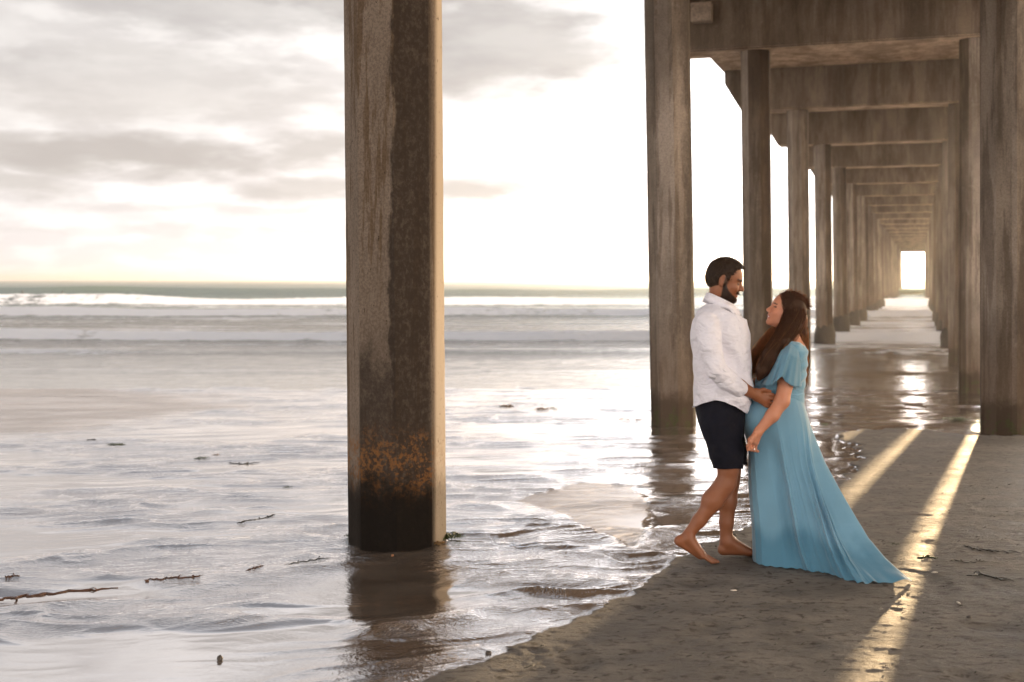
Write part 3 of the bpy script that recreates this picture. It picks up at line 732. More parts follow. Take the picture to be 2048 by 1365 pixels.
# far arm, hidden behind her waist
S.chain([W(1440, 650, .07), W(1450, 735, .10), W(1492, 780, .13), W(1535, 790, .11)], [.052, .042, .032, .026], .02)
# legs
hipn, hipf = W(1440, 840, -.17), W(1447, 840, .0)
S.chain([hipn, W(1457, 940, -.18)], [.078, .058], .03)
S.chain([W(1457, 936, -.18), W(1453, 965, -.18), W(1428, 1003, -.185), W(1398, 1042, -.19), W(1378, 1068, -.195)], [.058, .054, .051, .037, .031], .02)
S.cap(W(1445, 975, -.18), W(1420, 1000, -.185), .050, .048, .03)
S.chain([hipf, W(1462, 945, -.01)], [.075, .055], .03)
S.chain([W(1462, 940, -.01), W(1460, 965, -.01), W(1456, 1003, -.015), W(1453, 1045, -.02), W(1452, 1078, -.02)], [.055, .052, .050, .039, .035], .02)
S.cap(W(1452, 975, .0), W(1450, 1005, -.01), .046, .044, .03)
# near foot, heel raised
S.cap(W(1358, 1081, -.195), W(1376, 1074, -.195), .0255, .030, .02)
S.cap(W(1361, 1085, -.195), W(1400, 1112, -.20), .024, .020, .025)
for dy, e in ((-.032, 0), (0, 0), (.026, 1)):
    S.cap(W(1378, 1078, -.195+dy*.4), W(1406+e*3, 1112, -.20+dy), .026, .0165, .022)
for i, dy in enumerate((-.043, -.026, -.009, .009, .031)):
    x0 = 1407+i*2.2; big = .0125 if i == 4 else .0095
    S.chain([W(x0, 1114, -.20+dy), W(x0+9, 1120, -.20+dy), W(x0+16+i*.9, 1125.5-i*.2, -.20+dy)], [.012, big, big*.9], .004)
# far foot, flat
S.cap(W(1446, 1098, -.02), W(1456, 1082, -.02), .029, .034, .025)
for dy in (-.024, .0, .024):
    S.cap(W(1458, 1086, -.02+dy*.3), W(1500, 1104, -.02+dy), .030, .0165, .03)
    S.cap(W(1446, 1101, -.02+dy*.4), W(1500, 1106, -.02+dy), .020, .014, .02)
for i, dy in enumerate((-.038, -.021, -.005, .012, .032)):
    S.chain([W(1503, 1106, -.02+dy), W(1512, 1106, -.02+dy), W(1519, 1108, -.02+dy)], [.0115, .0105, .0095 if i < 4 else .0125], .004)
P, F = finish(S, 1, .4)
L = (P-CM)@MM          # head-local coordinates
col = vcol(P, SK)
hd = (P[:, 2] > W(0, 606)[2])
nz = vnoise3(P*160)*.007
jaw = hd & (L[:, 2] < -.028+nz+.35*np.maximum(0, .02-L[:, 0])*0) & (L[:, 0] > -.012+nz)
cheek = (L[:, 2]+.028) > -1.05*(L[:, 0]-.028)-.012      # bare cheek in front of this line
mous = hd & (np.abs(L[:, 1]) < .034) & (L[:, 2] < -.046+nz*.4) & (L[:, 2] > -.0605) & (L[:, 0] > .06)
lips = hd & (np.abs(L[:, 1]) < .022) & (L[:, 2] < -.0605) & (L[:, 2] > -.079) & (L[:, 0] > .084)
beard = hd & (L[:, 0] > .002) & (L[:, 2] < np.interp(L[:, 0], [0, .018, .034, .050, .066, .080, .09], [-.012, -.028, -.050, -.064, -.074, -.083, -.086])+nz*.5) | mous
side = hd & (L[:, 0] < .022+nz) & (L[:, 0] > -.0) & (L[:, 2] < .03) & (L[:, 2] > -.05) & (np.abs(L[:, 1]) > .045)
col = paint(col, beard & ~lips, (.024, .014, .010), .90); col = paint(col, side, (.03, .018, .012), .85)
col = paint(col, lips, (.30, .11, .08), .8)
teeth = hd & (np.abs(L[:, 1]) < .017) & (np.abs(L[:, 2]+.069) < .0032) & (L[:, 0] > .074); col = paint(col, teeth, (.8, .76, .7), .9)
brow = hd & (np.abs(np.abs(L[:, 1])-.033) < .020) & (np.abs(L[:, 2]-.0195+.1*np.abs(np.abs(L[:, 1])-.03)) < .0052) & (L[:, 0] > .05); col = paint(col, brow, (.02, .012, .008), .93)
eye = hd & (np.abs(np.abs(L[:, 1])-.031) < .0145) & (np.abs(L[:, 2]+.0065) < .0034) & (L[:, 0] > .066); col = paint(col, eye, (.015, .01, .008), .95)
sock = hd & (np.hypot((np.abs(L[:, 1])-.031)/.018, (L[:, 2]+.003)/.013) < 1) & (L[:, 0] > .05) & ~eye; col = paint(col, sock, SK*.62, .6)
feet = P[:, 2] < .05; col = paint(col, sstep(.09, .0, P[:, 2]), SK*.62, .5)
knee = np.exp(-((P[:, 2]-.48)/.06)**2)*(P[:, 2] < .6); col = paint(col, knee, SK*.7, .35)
col = relax(col, F, 2, .45); BP = P; BN = vnormals(P, F)
body = meshobj('body', P, F, M_skin, man, attrs={'Col': col})
# hair
S = SDF(CM-.16, CM+.17, .0035)
S.ell(CM+MM@np.array([-.015, 0, .034]), (.0990, .0800, .0925), MM, 0); S.ell(CM+MM@np.array([.010, 0, .060]), (.083, .062, .0665), MM, .02)
S.ell(CM+MM@np.array([-.035, 0, -.005]), (.075, .071, .073), MM, .03)
sl, g = S.block(S.lo, S.lo+S.h*S.n, 0); q = (g-CM)@MM
ay = np.abs(q[..., 1])
cut = np.maximum(q[..., 0]-(.048+.45*np.clip(q[..., 2]-.055, -.02, .08)-ay*.25), .0)-0
lim = .072-.35*ay+.0*q[..., 2]
lineF = np.where(q[..., 2] > .084, q[..., 0]-.090, q[..., 0]-(.036+.45*np.maximum(0, q[..., 2]-.03)))       # open forehead below the fringe, temples set back
lineB = -(q[..., 2]+.062)                                                  # nape
ear = .022-np.hypot(q[..., 0]+.008, (q[..., 2]+.008)*.62)
ear = np.where(ay > .05, ear, -1)
low = np.where((q[..., 0] > -.012), np.where(q[..., 0] < .022, -(q[..., 2]+.038), -(q[..., 2]+.0)), -1.)
S.v[sl] = np.maximum.reduce([S.v[sl], lineF.astype(np.float32), lineB.astype(np.float32), ear.astype(np.float32), low.astype(np.float32)])
P, F = finish(S, 2, .5, lambda P: .004*vnoise3(P*70)+.003*vnoise3(P*190))
hairm = meshobj('hair', P, F, M_hairM, man)
top = P[((P-CM)@MM)[:, 2] > -.02]; N_ = None
paths = []
for i in RNG.integers(0, len(top), 2200):
    p0 = top[i]; dq = (p0-CM); dq = dq/np.linalg.norm(dq); d_ = dq+MM[:, 0]*.7+RNG.normal(0, .35, 3); d_ /= np.linalg.norm(d_); ln = .007+.009*RNG.random()
    paths.append(np.array([p0-dq*.004+d_*ln*t+MM[:, 0]*ln*.3*t*t for t in np.linspace(0, 1, 4)]))
v_, f_ = tubes(paths, .0011); meshobj('hair_tuft', v_, f_, M_hairM, hairm, origin=man.location).name = 'hair_tuft'
bidx = np.where(beard & ~lips)[0]; paths = []
for i in RNG.choice(bidx, 1500):
    p0 = BP[i]; dn = BN[i]; d_ = dn*.5-MM[:, 2]*.9+MM[:, 0]*.2+RNG.normal(0, .25, 3); d_ /= np.linalg.norm(d_); ln = .005+.005*RNG.random()
    paths.append(np.array([p0-dn*.001+d_*ln*t for t in np.linspace(0, 1, 3)]))
v_, f_ = tubes(paths, .0008); meshobj('beard', v_, f_, M_hairM, man)
# shirt
M_shirt = mat_cloth('white_cotton', (.87, .86, .95), .020, 6.5, stretch=(1, 1, 1.7), vary=.03, trans=.10, rot=(0, R(25), 0))
S = SDF((.95, 6.66, .60), (1.50, 7.50, 1.62), HG)
yc = 7.15
S.loft([[W(0, y, -.09)[2], W(l, 0, -.09)[0], W(r_, 0, -.09)[0], yc, b_] for y, l, r_, b_ in
        [(604, 1419, 1474, .080), (612, 1408, 1480, .115), (624, 1396, 1486, .165), (640, 1387, 1490, .188), (665, 1382, 1496, .190), (700, 1383, 1500, .185), (735, 1388, 1502, .180),
         (770, 1389, 1503, .19), (795, 1386, 1500, .19), (835, 1384, 1490, .19)]], .02)
S.chain([W(1414, 650, -.265), W(1419, 690, -.30), W(1430, 735, -.325), W(1452, 757, -.30), W(1474, 771, -.275)], [.072, .068, .060, .054, .047], .010)
S.cap(W(1468, 768, -.28), W(1479, 775, -.272), .0515, .0500, .003)
S.chain([W(1440, 650, .09), W(1450, 732, .11), W(1488, 775, .13)], [.066, .055, .045], .02)
sl, g = S.block(S.lo, S.lo+S.h*S.n, 0)
px = (g[..., 0])/g[..., 1]*FPX+1024; py = 560-(g[..., 2]-1.6)*FPX/g[..., 1]
hem = np.interp(px, [1380, 1390, 1405, 1430, 1450, 1470, 1490, 1500], [818, 814, 808, 803, 806, 815, 828, 831])
armz = ((px > 1462)&(py < 802)&(g[..., 1] < 6.99))
hemd = np.where(armz, -1., (py-hem)/345.)
nearside = g[..., 1]
S.v[sl] = np.maximum(S.v[sl], hemd.astype(np.float32))
neck = np.where((py < 640) & (px > 1405), (600+(px-1418)*.55-py)/345.*.87, -1.)
S.v[sl] = np.maximum(S.v[sl], neck.astype(np.float32))
def shirt_disp(P):
    a = np.array([math.sin(R(35)), 0, math.cos(R(35))])
    w = P@np.array([.5, .2, 1.])*26+vnoise3(P*5)*9
    fold = np.sin(w)*.5+np.sin(w*1.9+2+vnoise3(P*9)*4)*.35
    amp = .005+.0085*np.exp(-((P[:, 2]-W(0, 745)[2])/.10)**2)+.004*np.exp(-((P[:, 2]-W(0, 800)[2])/.05)**2)
    return fold*amp+.008*vnoise3(P*14)
P, F = finish(S, 2, .5, shirt_disp)
shirt = meshobj('shirt', P, F, M_shirt, man); 
# collar: stand and turned-down leaf
V = []; Fc = []; nn = 60; prof = 7
cc = TM(-.018, 0, -.075)
for i in range(nn+1):
    ph = -math.pi+2*math.pi*i/nn; c_, s_ = math.cos(ph), math.sin(ph)       # ph=0 at the throat, open there
    c_ = math.cos(ph); front = (1+c_)/2
    ctr = W(1443, 603, -.085)
    rx, ry = .073, .078
    ztop = .052-.075*front; drop = .052+.030*sstep(.55, .93, front)*(1-sstep(.985, 1., front)); flare = .020+.014*front
    pt = lambda r2, z: ctr+np.array([(rx+r2)*c_-.004, (ry+r2)*s_*1., z])
    prof_pts = [pt(-.004, ztop-.030), pt(-.001, ztop), pt(.006, ztop+.001), pt(.010+flare*.5, ztop-drop*.5), pt(.012+flare, ztop-drop), pt(.008+flare, ztop-drop+.001), pt(.0045, ztop-.012)]
    V += prof_pts
for i in range(nn):
    if i in (nn//2-1, nn//2): continue
    for j in range(prof-1): Fc.append((i*prof+j, (i+1)*prof+j, (i+1)*prof+j+1, i*prof+j+1))
meshobj('collar', np.array(V), Fc, M_shirt, shirt, origin=man.location)
# shorts
M_shorts = mat_cloth('navy_twill', (.006, .0065, .013), .005, 7, rough=.95, vary=.2, sheen=.0)
S = SDF((.98, 6.84, .44), (1.50, 7.48, .98), HG)
S.loft([[W(0, y, -.09)[2], W(l, 0, -.09)[0], W(r_, 0, -.09)[0], 7.16, b_] for y, l, r_, b_ in
        [(790, 1392, 1490, .165), (815, 1391, 1489, .165), (845, 1397, 1488, .165), (870, 1405, 1486, .14)]], .02)
S.chain([W(1439, 850, -.165), W(1452, 900, -.175), W(1458, 950, -.18)], [.108, .092, .0815], .03)
S.chain([W(1452, 850, .0), W(1463, 900, -.01), W(1468, 945, -.01)], [.10, .085, .078], .012)
sl, g = S.block(S.lo, S.lo+S.h*S.n, 0); py = 560-(g[..., 2]-1.6)*FPX/g[..., 1]
S.v[sl] = np.maximum(S.v[sl], ((py-np.where(g[..., 1] < 7.08, 938, 930))/345.).astype(np.float32))
P, F = finish(S, 1, .5, lambda P: .006*vnoise3(P*np.array([16, 16, 7]))+.003*vnoise3(P*30))
meshobj('shorts', P, F, M_shorts, man)

# ================================================================== the woman
woman = empty('person', (1.56, 7.15, 0), 'long haired woman in flowing teal blue dress, its train spread on the sand', 'person')
SW = np.array([.56, .245, .145])
S = SDF((1.26, 6.78, .50), (1.80, 7.50, 1.62), HG)
CW = W(1571, 623, -.03); MW = frame(R(2), R(21), -1)
TW = head(S, CW, MW, .93, male=False)
S.cap(TW(-.03, 0, -.055), W(1588, 688, -.03), .044, .050, .03)
S.cap(W(1583, 700, -.17), W(1587, 700, .11), .042, .042, .05)
S.loft([[W(0, y)[2], W(l, 0)[0], W(r_, 0)[0], 7.20, b_] for y, l, r_, b_ in [(692, 1566, 1603, .10), (720, 1548, 1603, .13), (760, 1522, 1598, .12), (800, 1510, 1592, .12), (860, 1505, 1600, .13)]], .04)
we, ww = W(1564, 803, -.25), W(1517, 863, -.275)
S.chain([W(1582, 706, -.165), W(1573, 760, -.215), we], [.050, .0445, .040], .02)
S.chain([we, W(1545, 831, -.265), ww], [.040, .036, .0245], .02)
hk = W(1506, 882, -.28)
S.cap(ww, hk, .022, .020, .015); S.cap(W(1518, 868, -.265), W(1512, 886, -.262), .017, .016, .015); S.cap(W(1514, 866, -.29), W(1500, 880, -.295), .015, .014, .015)
for i in range(4):
    dy = -.298+.0155*i; x0 = 1499+i*4.6; y0 = 882+i*1.7
    S.chain([W(x0, y0, dy), W(x0-4+i*.7, y0+11, dy), W(x0-3+i*1.5, y0+18-i*.7, dy+.012), W(x0+4, y0+16, dy+.022)], [.0093, .0086, .008, .007], .004)
S.chain([W(1508, 872, -.31), W(1501, 884, -.315), W(1496, 893, -.31)], [.0115, .0095, .008], .008)
S.chain([W(1575, 705, .13), W(1540, 760, .12), W(1500, 768, .07), W(1484, 752, .02)], [.044, .036, .026, .02], .02)     # far arm, hand at his side
P, F = finish(S, 1, .4)
L = (P-CW)@MW/.93; col = vcol(P, SW); hd = P[:, 2] > W(0, 662)[2]
lips = hd & (np.abs(L[:, 1]) < .022) & (np.abs(L[:, 2]+.0685) < .0105) & (L[:, 0] > .082); col = paint(col, lips, (.42, .10, .09), .85)
teeth = hd & (np.abs(L[:, 1]) < .018) & (np.abs(L[:, 2]+.0685) < .003) & (L[:, 0] > .072); col = paint(col, teeth, (.85, .8, .75), .9)
brow = hd & (np.abs(np.abs(L[:, 1])-.033) < .019) & (np.abs(L[:, 2]-.021+.15*np.abs(np.abs(L[:, 1])-.03)) < .004) & (L[:, 0] > .05); col = paint(col, brow, (.05, .025, .015), .9)
eye = hd & (np.abs(np.abs(L[:, 1])-.032) < .016) & (np.abs(L[:, 2]+.000) < .0042) & (L[:, 0] > .064); col = paint(col, eye, (.012, .008, .006), .95)
blush = hd*np.exp(-((L[:, 0]-.06)/.03)**2-((L[:, 2]+.035)/.025)**2); col = paint(col, blush, (.58, .20, .13), .35)
col = relax(col, F, 1, .4)
meshobj('body', P, F, M_skin, woman, attrs={'Col': col})
# finger ring
bm = bmesh.new(); c0 = W(1508, 897, -.272)
bmesh.ops.create_icosphere(bm, subdivisions=2, radius=.0055, matrix=Matrix.Translation(c0+np.array([-.002, -.012, -.004])-np.array(woman.location)))
for i in range(20):
    pass
me = bpy.data.meshes.new('ring'); bm.to_mesh(me); bm.free()
rv = []; rf = []
for i in range(20):
    for j in range(6):
        a1 = 2*math.pi*i/20; a2 = 2*math.pi*j/6; rr = .0098+.0014*math.cos(a2)
        rv.append(c0+np.array([rr*math.cos(a1)*.6, rr*math.sin(a1), rr*math.cos(a1)*.8+.0014*math.sin(a2)]))
for i in range(20):
    for j in range(6): rf.append((i*6+j, ((i+1) % 20)*6+j, ((i+1) % 20)*6+(j+1) % 6, i*6+(j+1) % 6))
M_silver = mat_simple('silver', (.75, .73, .72), .12, Metallic=1.)
ring = meshobj('ring', rv, rf, M_silver, woman)
me.materials.append(M_silver); st = bpy.data.objects.new('gemstone', me); COL.objects.link(st); st.parent = ring
# dress: bodice, waistband, flutter sleeve, skirt
TEAL = (.185, .385, .535)
M_dress = mat_cloth('teal_chiffon', TEAL, .0035, 5, rough=.62, trans=.16, attr=('damp', (.02, .15, .255)), stretch=(1, 1, .25), vary=.05, sheen=.5)
M_bod = mat_cloth('teal_crepe', (.175, .365, .50), .006, 8, rough=.7, trans=.05, stretch=(1, 1, 2.2), vary=.05, sheen=.4, rot=(0, R(-35), 0))
S = SDF((1.28, 6.92, .80), (1.76, 7.50, 1.30), HG)
S.loft([[W(0, y)[2], W(l, 0)[0], W(r_, 0)[0], 7.19, b_] for y, l, r_, b_ in
        [(690, 1567, 1604, .115), (700, 1555, 1607, .150), (715, 1540, 1608, .160), (740, 1520, 1606, .160), (762, 1508, 1604, .150), (785, 1503, 1600, .138), (805, 1499, 1600, .140)]], .02)
S.cap(W(1582, 699, -.165), W(1586, 699, .11), .050, .050, .04)
S.cap(W(1585, 672, -.03), W(1580, 700, -.03), .058, .062, .012, 's')
P, F = finish(S, 2, .5, lambda P: .0035*np.sin((P@np.array([-.8, .2, 1.]))*85+vnoise3(P*7)*6)*(P[:, 2] > .98)+.004*vnoise3(P*25))
dress = meshobj('dress', P, F, M_bod, woman)
S = SDF((1.30, 6.98, .84), (1.76, 7.42, 1.06), HG)
S.loft([[W(0, y)[2], W(l, 0)[0], W(r_, 0)[0], 7.19, b_] for y, l, r_, b_ in [(783, 1501, 1602, .143), (803, 1498, 1602, .146)]], .0)
P, F = finish(S, 1, .5); meshobj('waistband', P, F, M_bod, dress, origin=woman.location)
# sleeve
nu, nv = 70, 26; V = []
topx = [1556, 1566, 1580, 1595, 1604]; us_ = np.linspace(0, 1, nu)
for j in range(nv):
    v = j/(nv-1)
    for u in us_:
        tx = np.interp(u, [0, .25, .5, .75, 1], [1558, 1566, 1581, 1595, 1603]); ty = np.interp(u, [0, .25, .5, .75, 1], [692, 687, 685, 687, 694])
        bx = np.interp(u, [0, .15, .3, .45, .52, .6, .75, .9, 1], [1523, 1536, 1547, 1557, 1564, 1570, 1583, 1596, 1603]); by = np.interp(u, [0, .15, .3, .45, .52, .6, .75, .9, 1], [771, 772, 768, 759, 753, 763, 772, 775, 773])
        vv = v
        x = tx+(bx-tx)*(v**1.15); y = ty+(by-ty)*v
        out_ = math.sin(math.pi*min(1, max(0, u)))**.6
        dy = -.12-.02*out_-(.135*math.sqrt(min(1., v/.32)))*(.35+.65*out_)-.035*v*out_
        dy += .010*math.sin(u*21+v*2.0)*v*out_+.006*math.sin(u*44+1)*v
        V.append(W(x, y, dy))
Fs = [(j*nu+i, j*nu+i+1, (j+1)*nu+i+1, (j+1)*nu+i) for j in range(nv-1) for i in range(nu-1)]
M_slv = mat_cloth('sheer_teal_chiffon', (.18, .38, .52), .003, 7, rough=.7, trans=.3, stretch=(1, 1, .4), vary=.05, sheen=.4)
o = meshobj('sleeve', np.array(V), Fs, M_slv, dress, origin=woman.location); sm = o.modifiers.new('t', 'SOLIDIFY'); sm.thickness = .002
# skirt
hemp = np.array([(1.372, 7.06), (1.40, 6.985), (1.47, 6.93), (1.555, 6.885), (1.635, 6.845), (1.705, 6.775), (1.76, 6.66), (1.815, 6.575), (1.885, 6.535), (1.985, 6.55), (2.125, 6.62),
                 (2.03, 6.76), (1.975, 6.90), (1.92, 7.05), (1.85, 7.18), (1.74, 7.28), (1.62, 7.33), (1.50, 7.32), (1.41, 7.25), (1.372, 7.15)])
hs = np.array([0, .045, .095, .15, .21, .27, .335, .385, .43, .465, .5, .55, .60, .66, .72, .79, .85, .91, .96, .98])
def cr(x, xs, pts):      # closed Catmull-Rom
    n = len(xs); xs_ = np.concatenate([[xs[-1]-1], xs, [1, 1+xs[1]]]); P_ = np.concatenate([pts[-1:], pts, pts[:2]])
    i = np.clip(np.searchsorted(xs_, x, 'right')-1, 1, n); t = ((x-xs_[i])/(xs_[i+1]-xs_[i]))[:, None]
    m0 = (P_[i+1]-P_[i-1])*.5; m1 = (P_[np.minimum(i+2, n+2)]-P_[i])*.5
    return (2*t**3-3*t**2+1)*P_[i]+(t**3-2*t**2+t)*m0+(-2*t**3+3*t**2)*P_[i+1]+(t**3-t**2)*m1
ns, nt = 460, 150
ss = np.arange(ns)/ns; hem = cr(ss, hs, hemp)
T_ = np.linspace(0, 1, nt)**.92
e_t = np.interp(T_, [0, .17, .39, .58, .80, .9, .96, 1], [0, .085, .235, .415, .635, .78, .90, 1]); ez = 1-T_
V = np.zeros((nt, ns, 3)); phi = 2*np.pi*ss
wc = np.array([1.522, 7.185]); wa, wb_ = .142, .140
tang = np.roll(hem, -1, 0)-np.roll(hem, 1, 0); nrm2 = np.stack([tang[:, 1], -tang[:, 0]], 1); nrm2 /= np.linalg.norm(nrm2, axis=1)[:, None]
cen = hem.mean(0); nrm2 *= np.sign(((hem-cen)*nrm2).sum(1))[:, None]
fsum = np.zeros(ns)
for fr, am, ph in ((3, .8, .6), (6, 1.0, 2.4), (9, .75, 4.0), (15, .30, 1.0), (26, .10, 3.)):
    warp = phi+.16*np.sin(phi*2+1.3)+.1*np.sin(phi*5+.4)
    fsum = fsum+am*(1-2*np.abs(np.sin(warp*fr/2+ph))**.7)
fsum = fsum/1.9
for i, t in enumerate(T_):
    wpos = wc+np.stack([-wa*np.cos(phi), -wb_*np.sin(phi)], 1); wn = np.stack([-np.cos(phi), -np.sin(phi)], 1)
    # let folds drift a little round the body on their way down
    sh_ = int(round(ns*.012*math.sin(t*3))); fs_ = np.roll(fsum, sh_)
    p = wpos*(1-e_t[i])+hem*e_t[i]
    belly = .062*math.exp(-((t-.13)/.13)**2)*np.maximum(0, np.cos(phi))**1.5+.030*math.exp(-((t-.16)/.14)**2)*np.abs(np.sin(phi))
    belly += .022*math.exp(-((t-.5)/.25)**2)*np.maximum(0, np.cos(phi))**2
    nn_ = wn*(1-e_t[i])+nrm2*e_t[i]; nn_ /= np.linalg.norm(nn_, axis=1)[:, None]
    amp = .0015+.055*sstep(.06, .75, np.array(t))-.022*sstep(.85, 1., np.array(t))
    side_w = .55+.45*np.clip(np.sin(phi)*1.2+.4, 0, 1)
    leftw = 1-.75*np.maximum(0, np.cos(phi))**1.2
    p = p+nn_*(belly+amp*fs_*side_w*leftw)[:, None]
    z = .928*(1-t)**1.0
    lift = .016*np.maximum(0, np.sin(phi*23+1))*sstep(.35, .48, ss)*(1-sstep(.52, .62, ss))*sstep(.93, 1, np.array(t))
    V[i, :, :2] = p; V[i, :, 2] = z+lift+.004+.003*np.sin(phi*31)*sstep(.95, 1, np.array(t))
    zh = np.zeros(ns)
Vf = V.reshape(-1, 3)
ff = []
for i in range(nt-1):
    a_ = i*ns+np.arange(ns); b_ = i*ns+(np.arange(ns)+1) % ns; ff.append(np.stack([a_, a_+ns, b_+ns, b_], 1))
ff = np.concatenate(ff)
dmp = 1-sstep(.15, .25, Vf[:, 2]+.16*fbm(Vf[:, 0]*9+3, Vf[:, 1]*7, 5)+.05*np.maximum(0, Vf[:, 0]-1.62)*4)
skirt = meshobj('skirt', Vf, ff, M_dress, dress, origin=woman.location, attrs={'damp': dmp*.6})
# hair: soft body under many strands
def bundle(pts, rads, n, spread=1., wav=.006, t0=(0, 0), t1=(1, 1), seg=20, flat=1.):
    pts = np.array(pts); m_ = len(pts); tt = np.linspace(0, 1, m_); out_ = []
    def sp(x): 
        r_ = []
        for c_ in range(pts.shape[1]): r_.append(np.interp(x, tt, pts[:, c_]))
        return np.stack(r_, -1)
    fine = np.linspace(0, 1, 80); cf = sp(fine)
    for _ in range(60): cf[1:-1] = .5*cf[1:-1]+.25*(cf[:-2]+cf[2:])
    rf_ = np.interp(fine, tt, rads)
    tg = np.gradient(cf, axis=0); tg /= np.linalg.norm(tg, axis=1)[:, None]; A = np.cross(tg, [0, 1, 0]); A /= np.linalg.norm(A, axis=1)[:, None]; B = np.cross(tg, A)
    for _ in range(n):
        rho = math.sqrt(RNG.random())*spread; th = RNG.random()*6.283; a0 = t0[0]+(t0[1]-t0[0])*RNG.random(); a1 = t1[0]+(t1[1]-t1[0])*RNG.random()
        x = np.linspace(a0, a1, seg); k1, k2 = RNG.random(2)*6.28; f1 = 4+5*RNG.random()
        th_ = th+.5*np.sin(x*3+k1); rr = np.interp(x, fine, rf_)*(rho+.10*np.sin(x*f1+k2))
        c_ = np.stack([np.interp(x, fine, cf[:, c]) for c in range(3)], 1); a_ = np.stack([np.interp(x, fine, A[:, c]) for c in range(3)], 1); b_ = np.stack([np.interp(x, fine, B[:, c]) for c in range(3)], 1)
        out_.append(c_+a_*(rr*np.cos(th_))[:, None]+b_*(rr*np.sin(th_)*flat)[:, None]+wav*np.stack([np.sin(x*f1*1.7+k1), np.sin(x*f1+k2), 0*x], 1)*x[:, None])
    return out_
fall = [W(1591, 620, -.07), W(1583, 650, -.11), W(1562, 682, -.175), W(1541, 713, -.205), W(1526, 740, -.20), W(1518, 757, -.19)]
fr_ = [.066, .060, .050, .047, .040, .018]
far = [W(1586, 640, .02), W(1557, 668, .02), W(1534, 695, .0), W(1513, 722, -.04), W(1502, 748, -.08)]
lock = [W(1600, 640, .0), W(1603, 668, -.02), W(1606, 700, -.03), W(1606, 735, -.03), W(1613, 771, -.03)]
S = SDF((1.30, 6.86, .98), (1.82, 7.42, 1.66), HG)
q_ = .93
S.ell(TW(-.022, 0, .036), np.array((.097, .084, .092))*q_, MW, .0); S.ell(TW(-.05, 0, -.01), np.array((.074, .078, .09))*q_, MW, .03)
S.chain(fall, [r_*.86 for r_ in fr_], .03); S.chain(lock, [.045, .030, .014, .006, .003], .02)
sl, g = S.block(S.lo, S.lo+S.h*S.n, 0); q = (g-CW)@MW/q_
ay = np.abs(q[..., 1]); face = (q[..., 0]-(.050-.55*np.maximum(0, ay-.03)+.35*np.clip(q[..., 2]-.05, -.3, .1)))
face = np.where((g[..., 2] > W(0, 672)[2]) & (q[..., 2] < .10), face, -1.); face = np.where(q[..., 2] > .085, q[..., 0]-.085, face)
cheek = np.where((q[..., 2] < -.02) & (q[..., 0] > .0) & (g[..., 2] > W(0, 668)[2]), .012, -1)
S.v[sl] = np.maximum.reduce([S.v[sl], face.astype(np.float32), cheek.astype(np.float32)])
P, F = finish(S, 2, .5, lambda P: .006*vnoise3(P*np.array([38, 38, 9])))
hairw = meshobj('hair', P, F, M_hairW, woman)
paths = bundle(fall, [r_*1.0 for r_ in fr_], 1500, 1.0, t0=(0, .12), t1=(.80, 1.0))
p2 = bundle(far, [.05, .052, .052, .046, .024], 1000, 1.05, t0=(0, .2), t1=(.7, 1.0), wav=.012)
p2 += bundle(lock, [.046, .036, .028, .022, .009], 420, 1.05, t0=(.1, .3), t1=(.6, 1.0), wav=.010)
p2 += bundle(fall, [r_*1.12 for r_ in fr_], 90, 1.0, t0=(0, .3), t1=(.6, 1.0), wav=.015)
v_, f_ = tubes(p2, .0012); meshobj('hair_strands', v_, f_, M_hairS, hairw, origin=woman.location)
paths += bundle(fall, [r_*1.25 for r_ in fr_], 60, 1.0, t0=(0, .3), t1=(.6, 1.0), wav=.02)
c0_ = np.array([-.022, 0, .036]); rad_ = np.array([.101, .088, .096])
for _ in range(2300):     # over the scalp, from the parting down and back
    f0 = RNG.uniform(-.6, .98); sg = -1 if RNG.random() < .75 else 1
    el0 = RNG.uniform(.0, .35)
    st_ = np.array([f0*.95, sg*el0*.3, math.sqrt(max(.02, 1-(f0*.95)**2))]); st_ /= np.linalg.norm(st_)
    en_ = np.array([-.62+.25*RNG.normal(), sg*(.72+.2*RNG.random()), -.65+.3*RNG.normal()]); en_ /= np.linalg.norm(en_)
    mid = st_+en_+np.array([.30*max(0, f0), sg*.25, .1]); mid /= np.linalg.norm(mid)
    x = np.linspace(0, 1, 14)[:, None]; pth = (1-x)**2*st_+2*x*(1-x)*mid*1.15+x*x*en_; pth /= np.linalg.norm(pth, axis=1)[:, None]
    lf = 1.0+.03*RNG.random()+.02*np.sin(x*9+RNG.random()*6)
    pth = (c0_+pth*rad_*lf); paths.append((CW+(pth*q_)@MW.T))
for _ in range(240):      # flyaway hairs catching the sun
    d_ = np.array([RNG.uniform(-1, .75), RNG.uniform(-.5, .5), RNG.uniform(.2, 1)]); d_ /= np.linalg.norm(d_)
    p0 = c0_+d_*rad_; dr = np.array([-.5, 0, -.3])+RNG.normal(0, .4, 3); ln = RNG.uniform(.01, .022); x = np.linspace(0, 1, 8)[:, None]
    pth = p0+dr*ln*x+d_*(.022*RNG.random()+.006)*np.sin(x*math.pi*.8); paths.append(CW+(pth*q_)@MW.T)
v_, f_ = tubes(paths, .0013); meshobj('hair_strands', v_, f_, M_hairW, hairw, origin=woman.location)
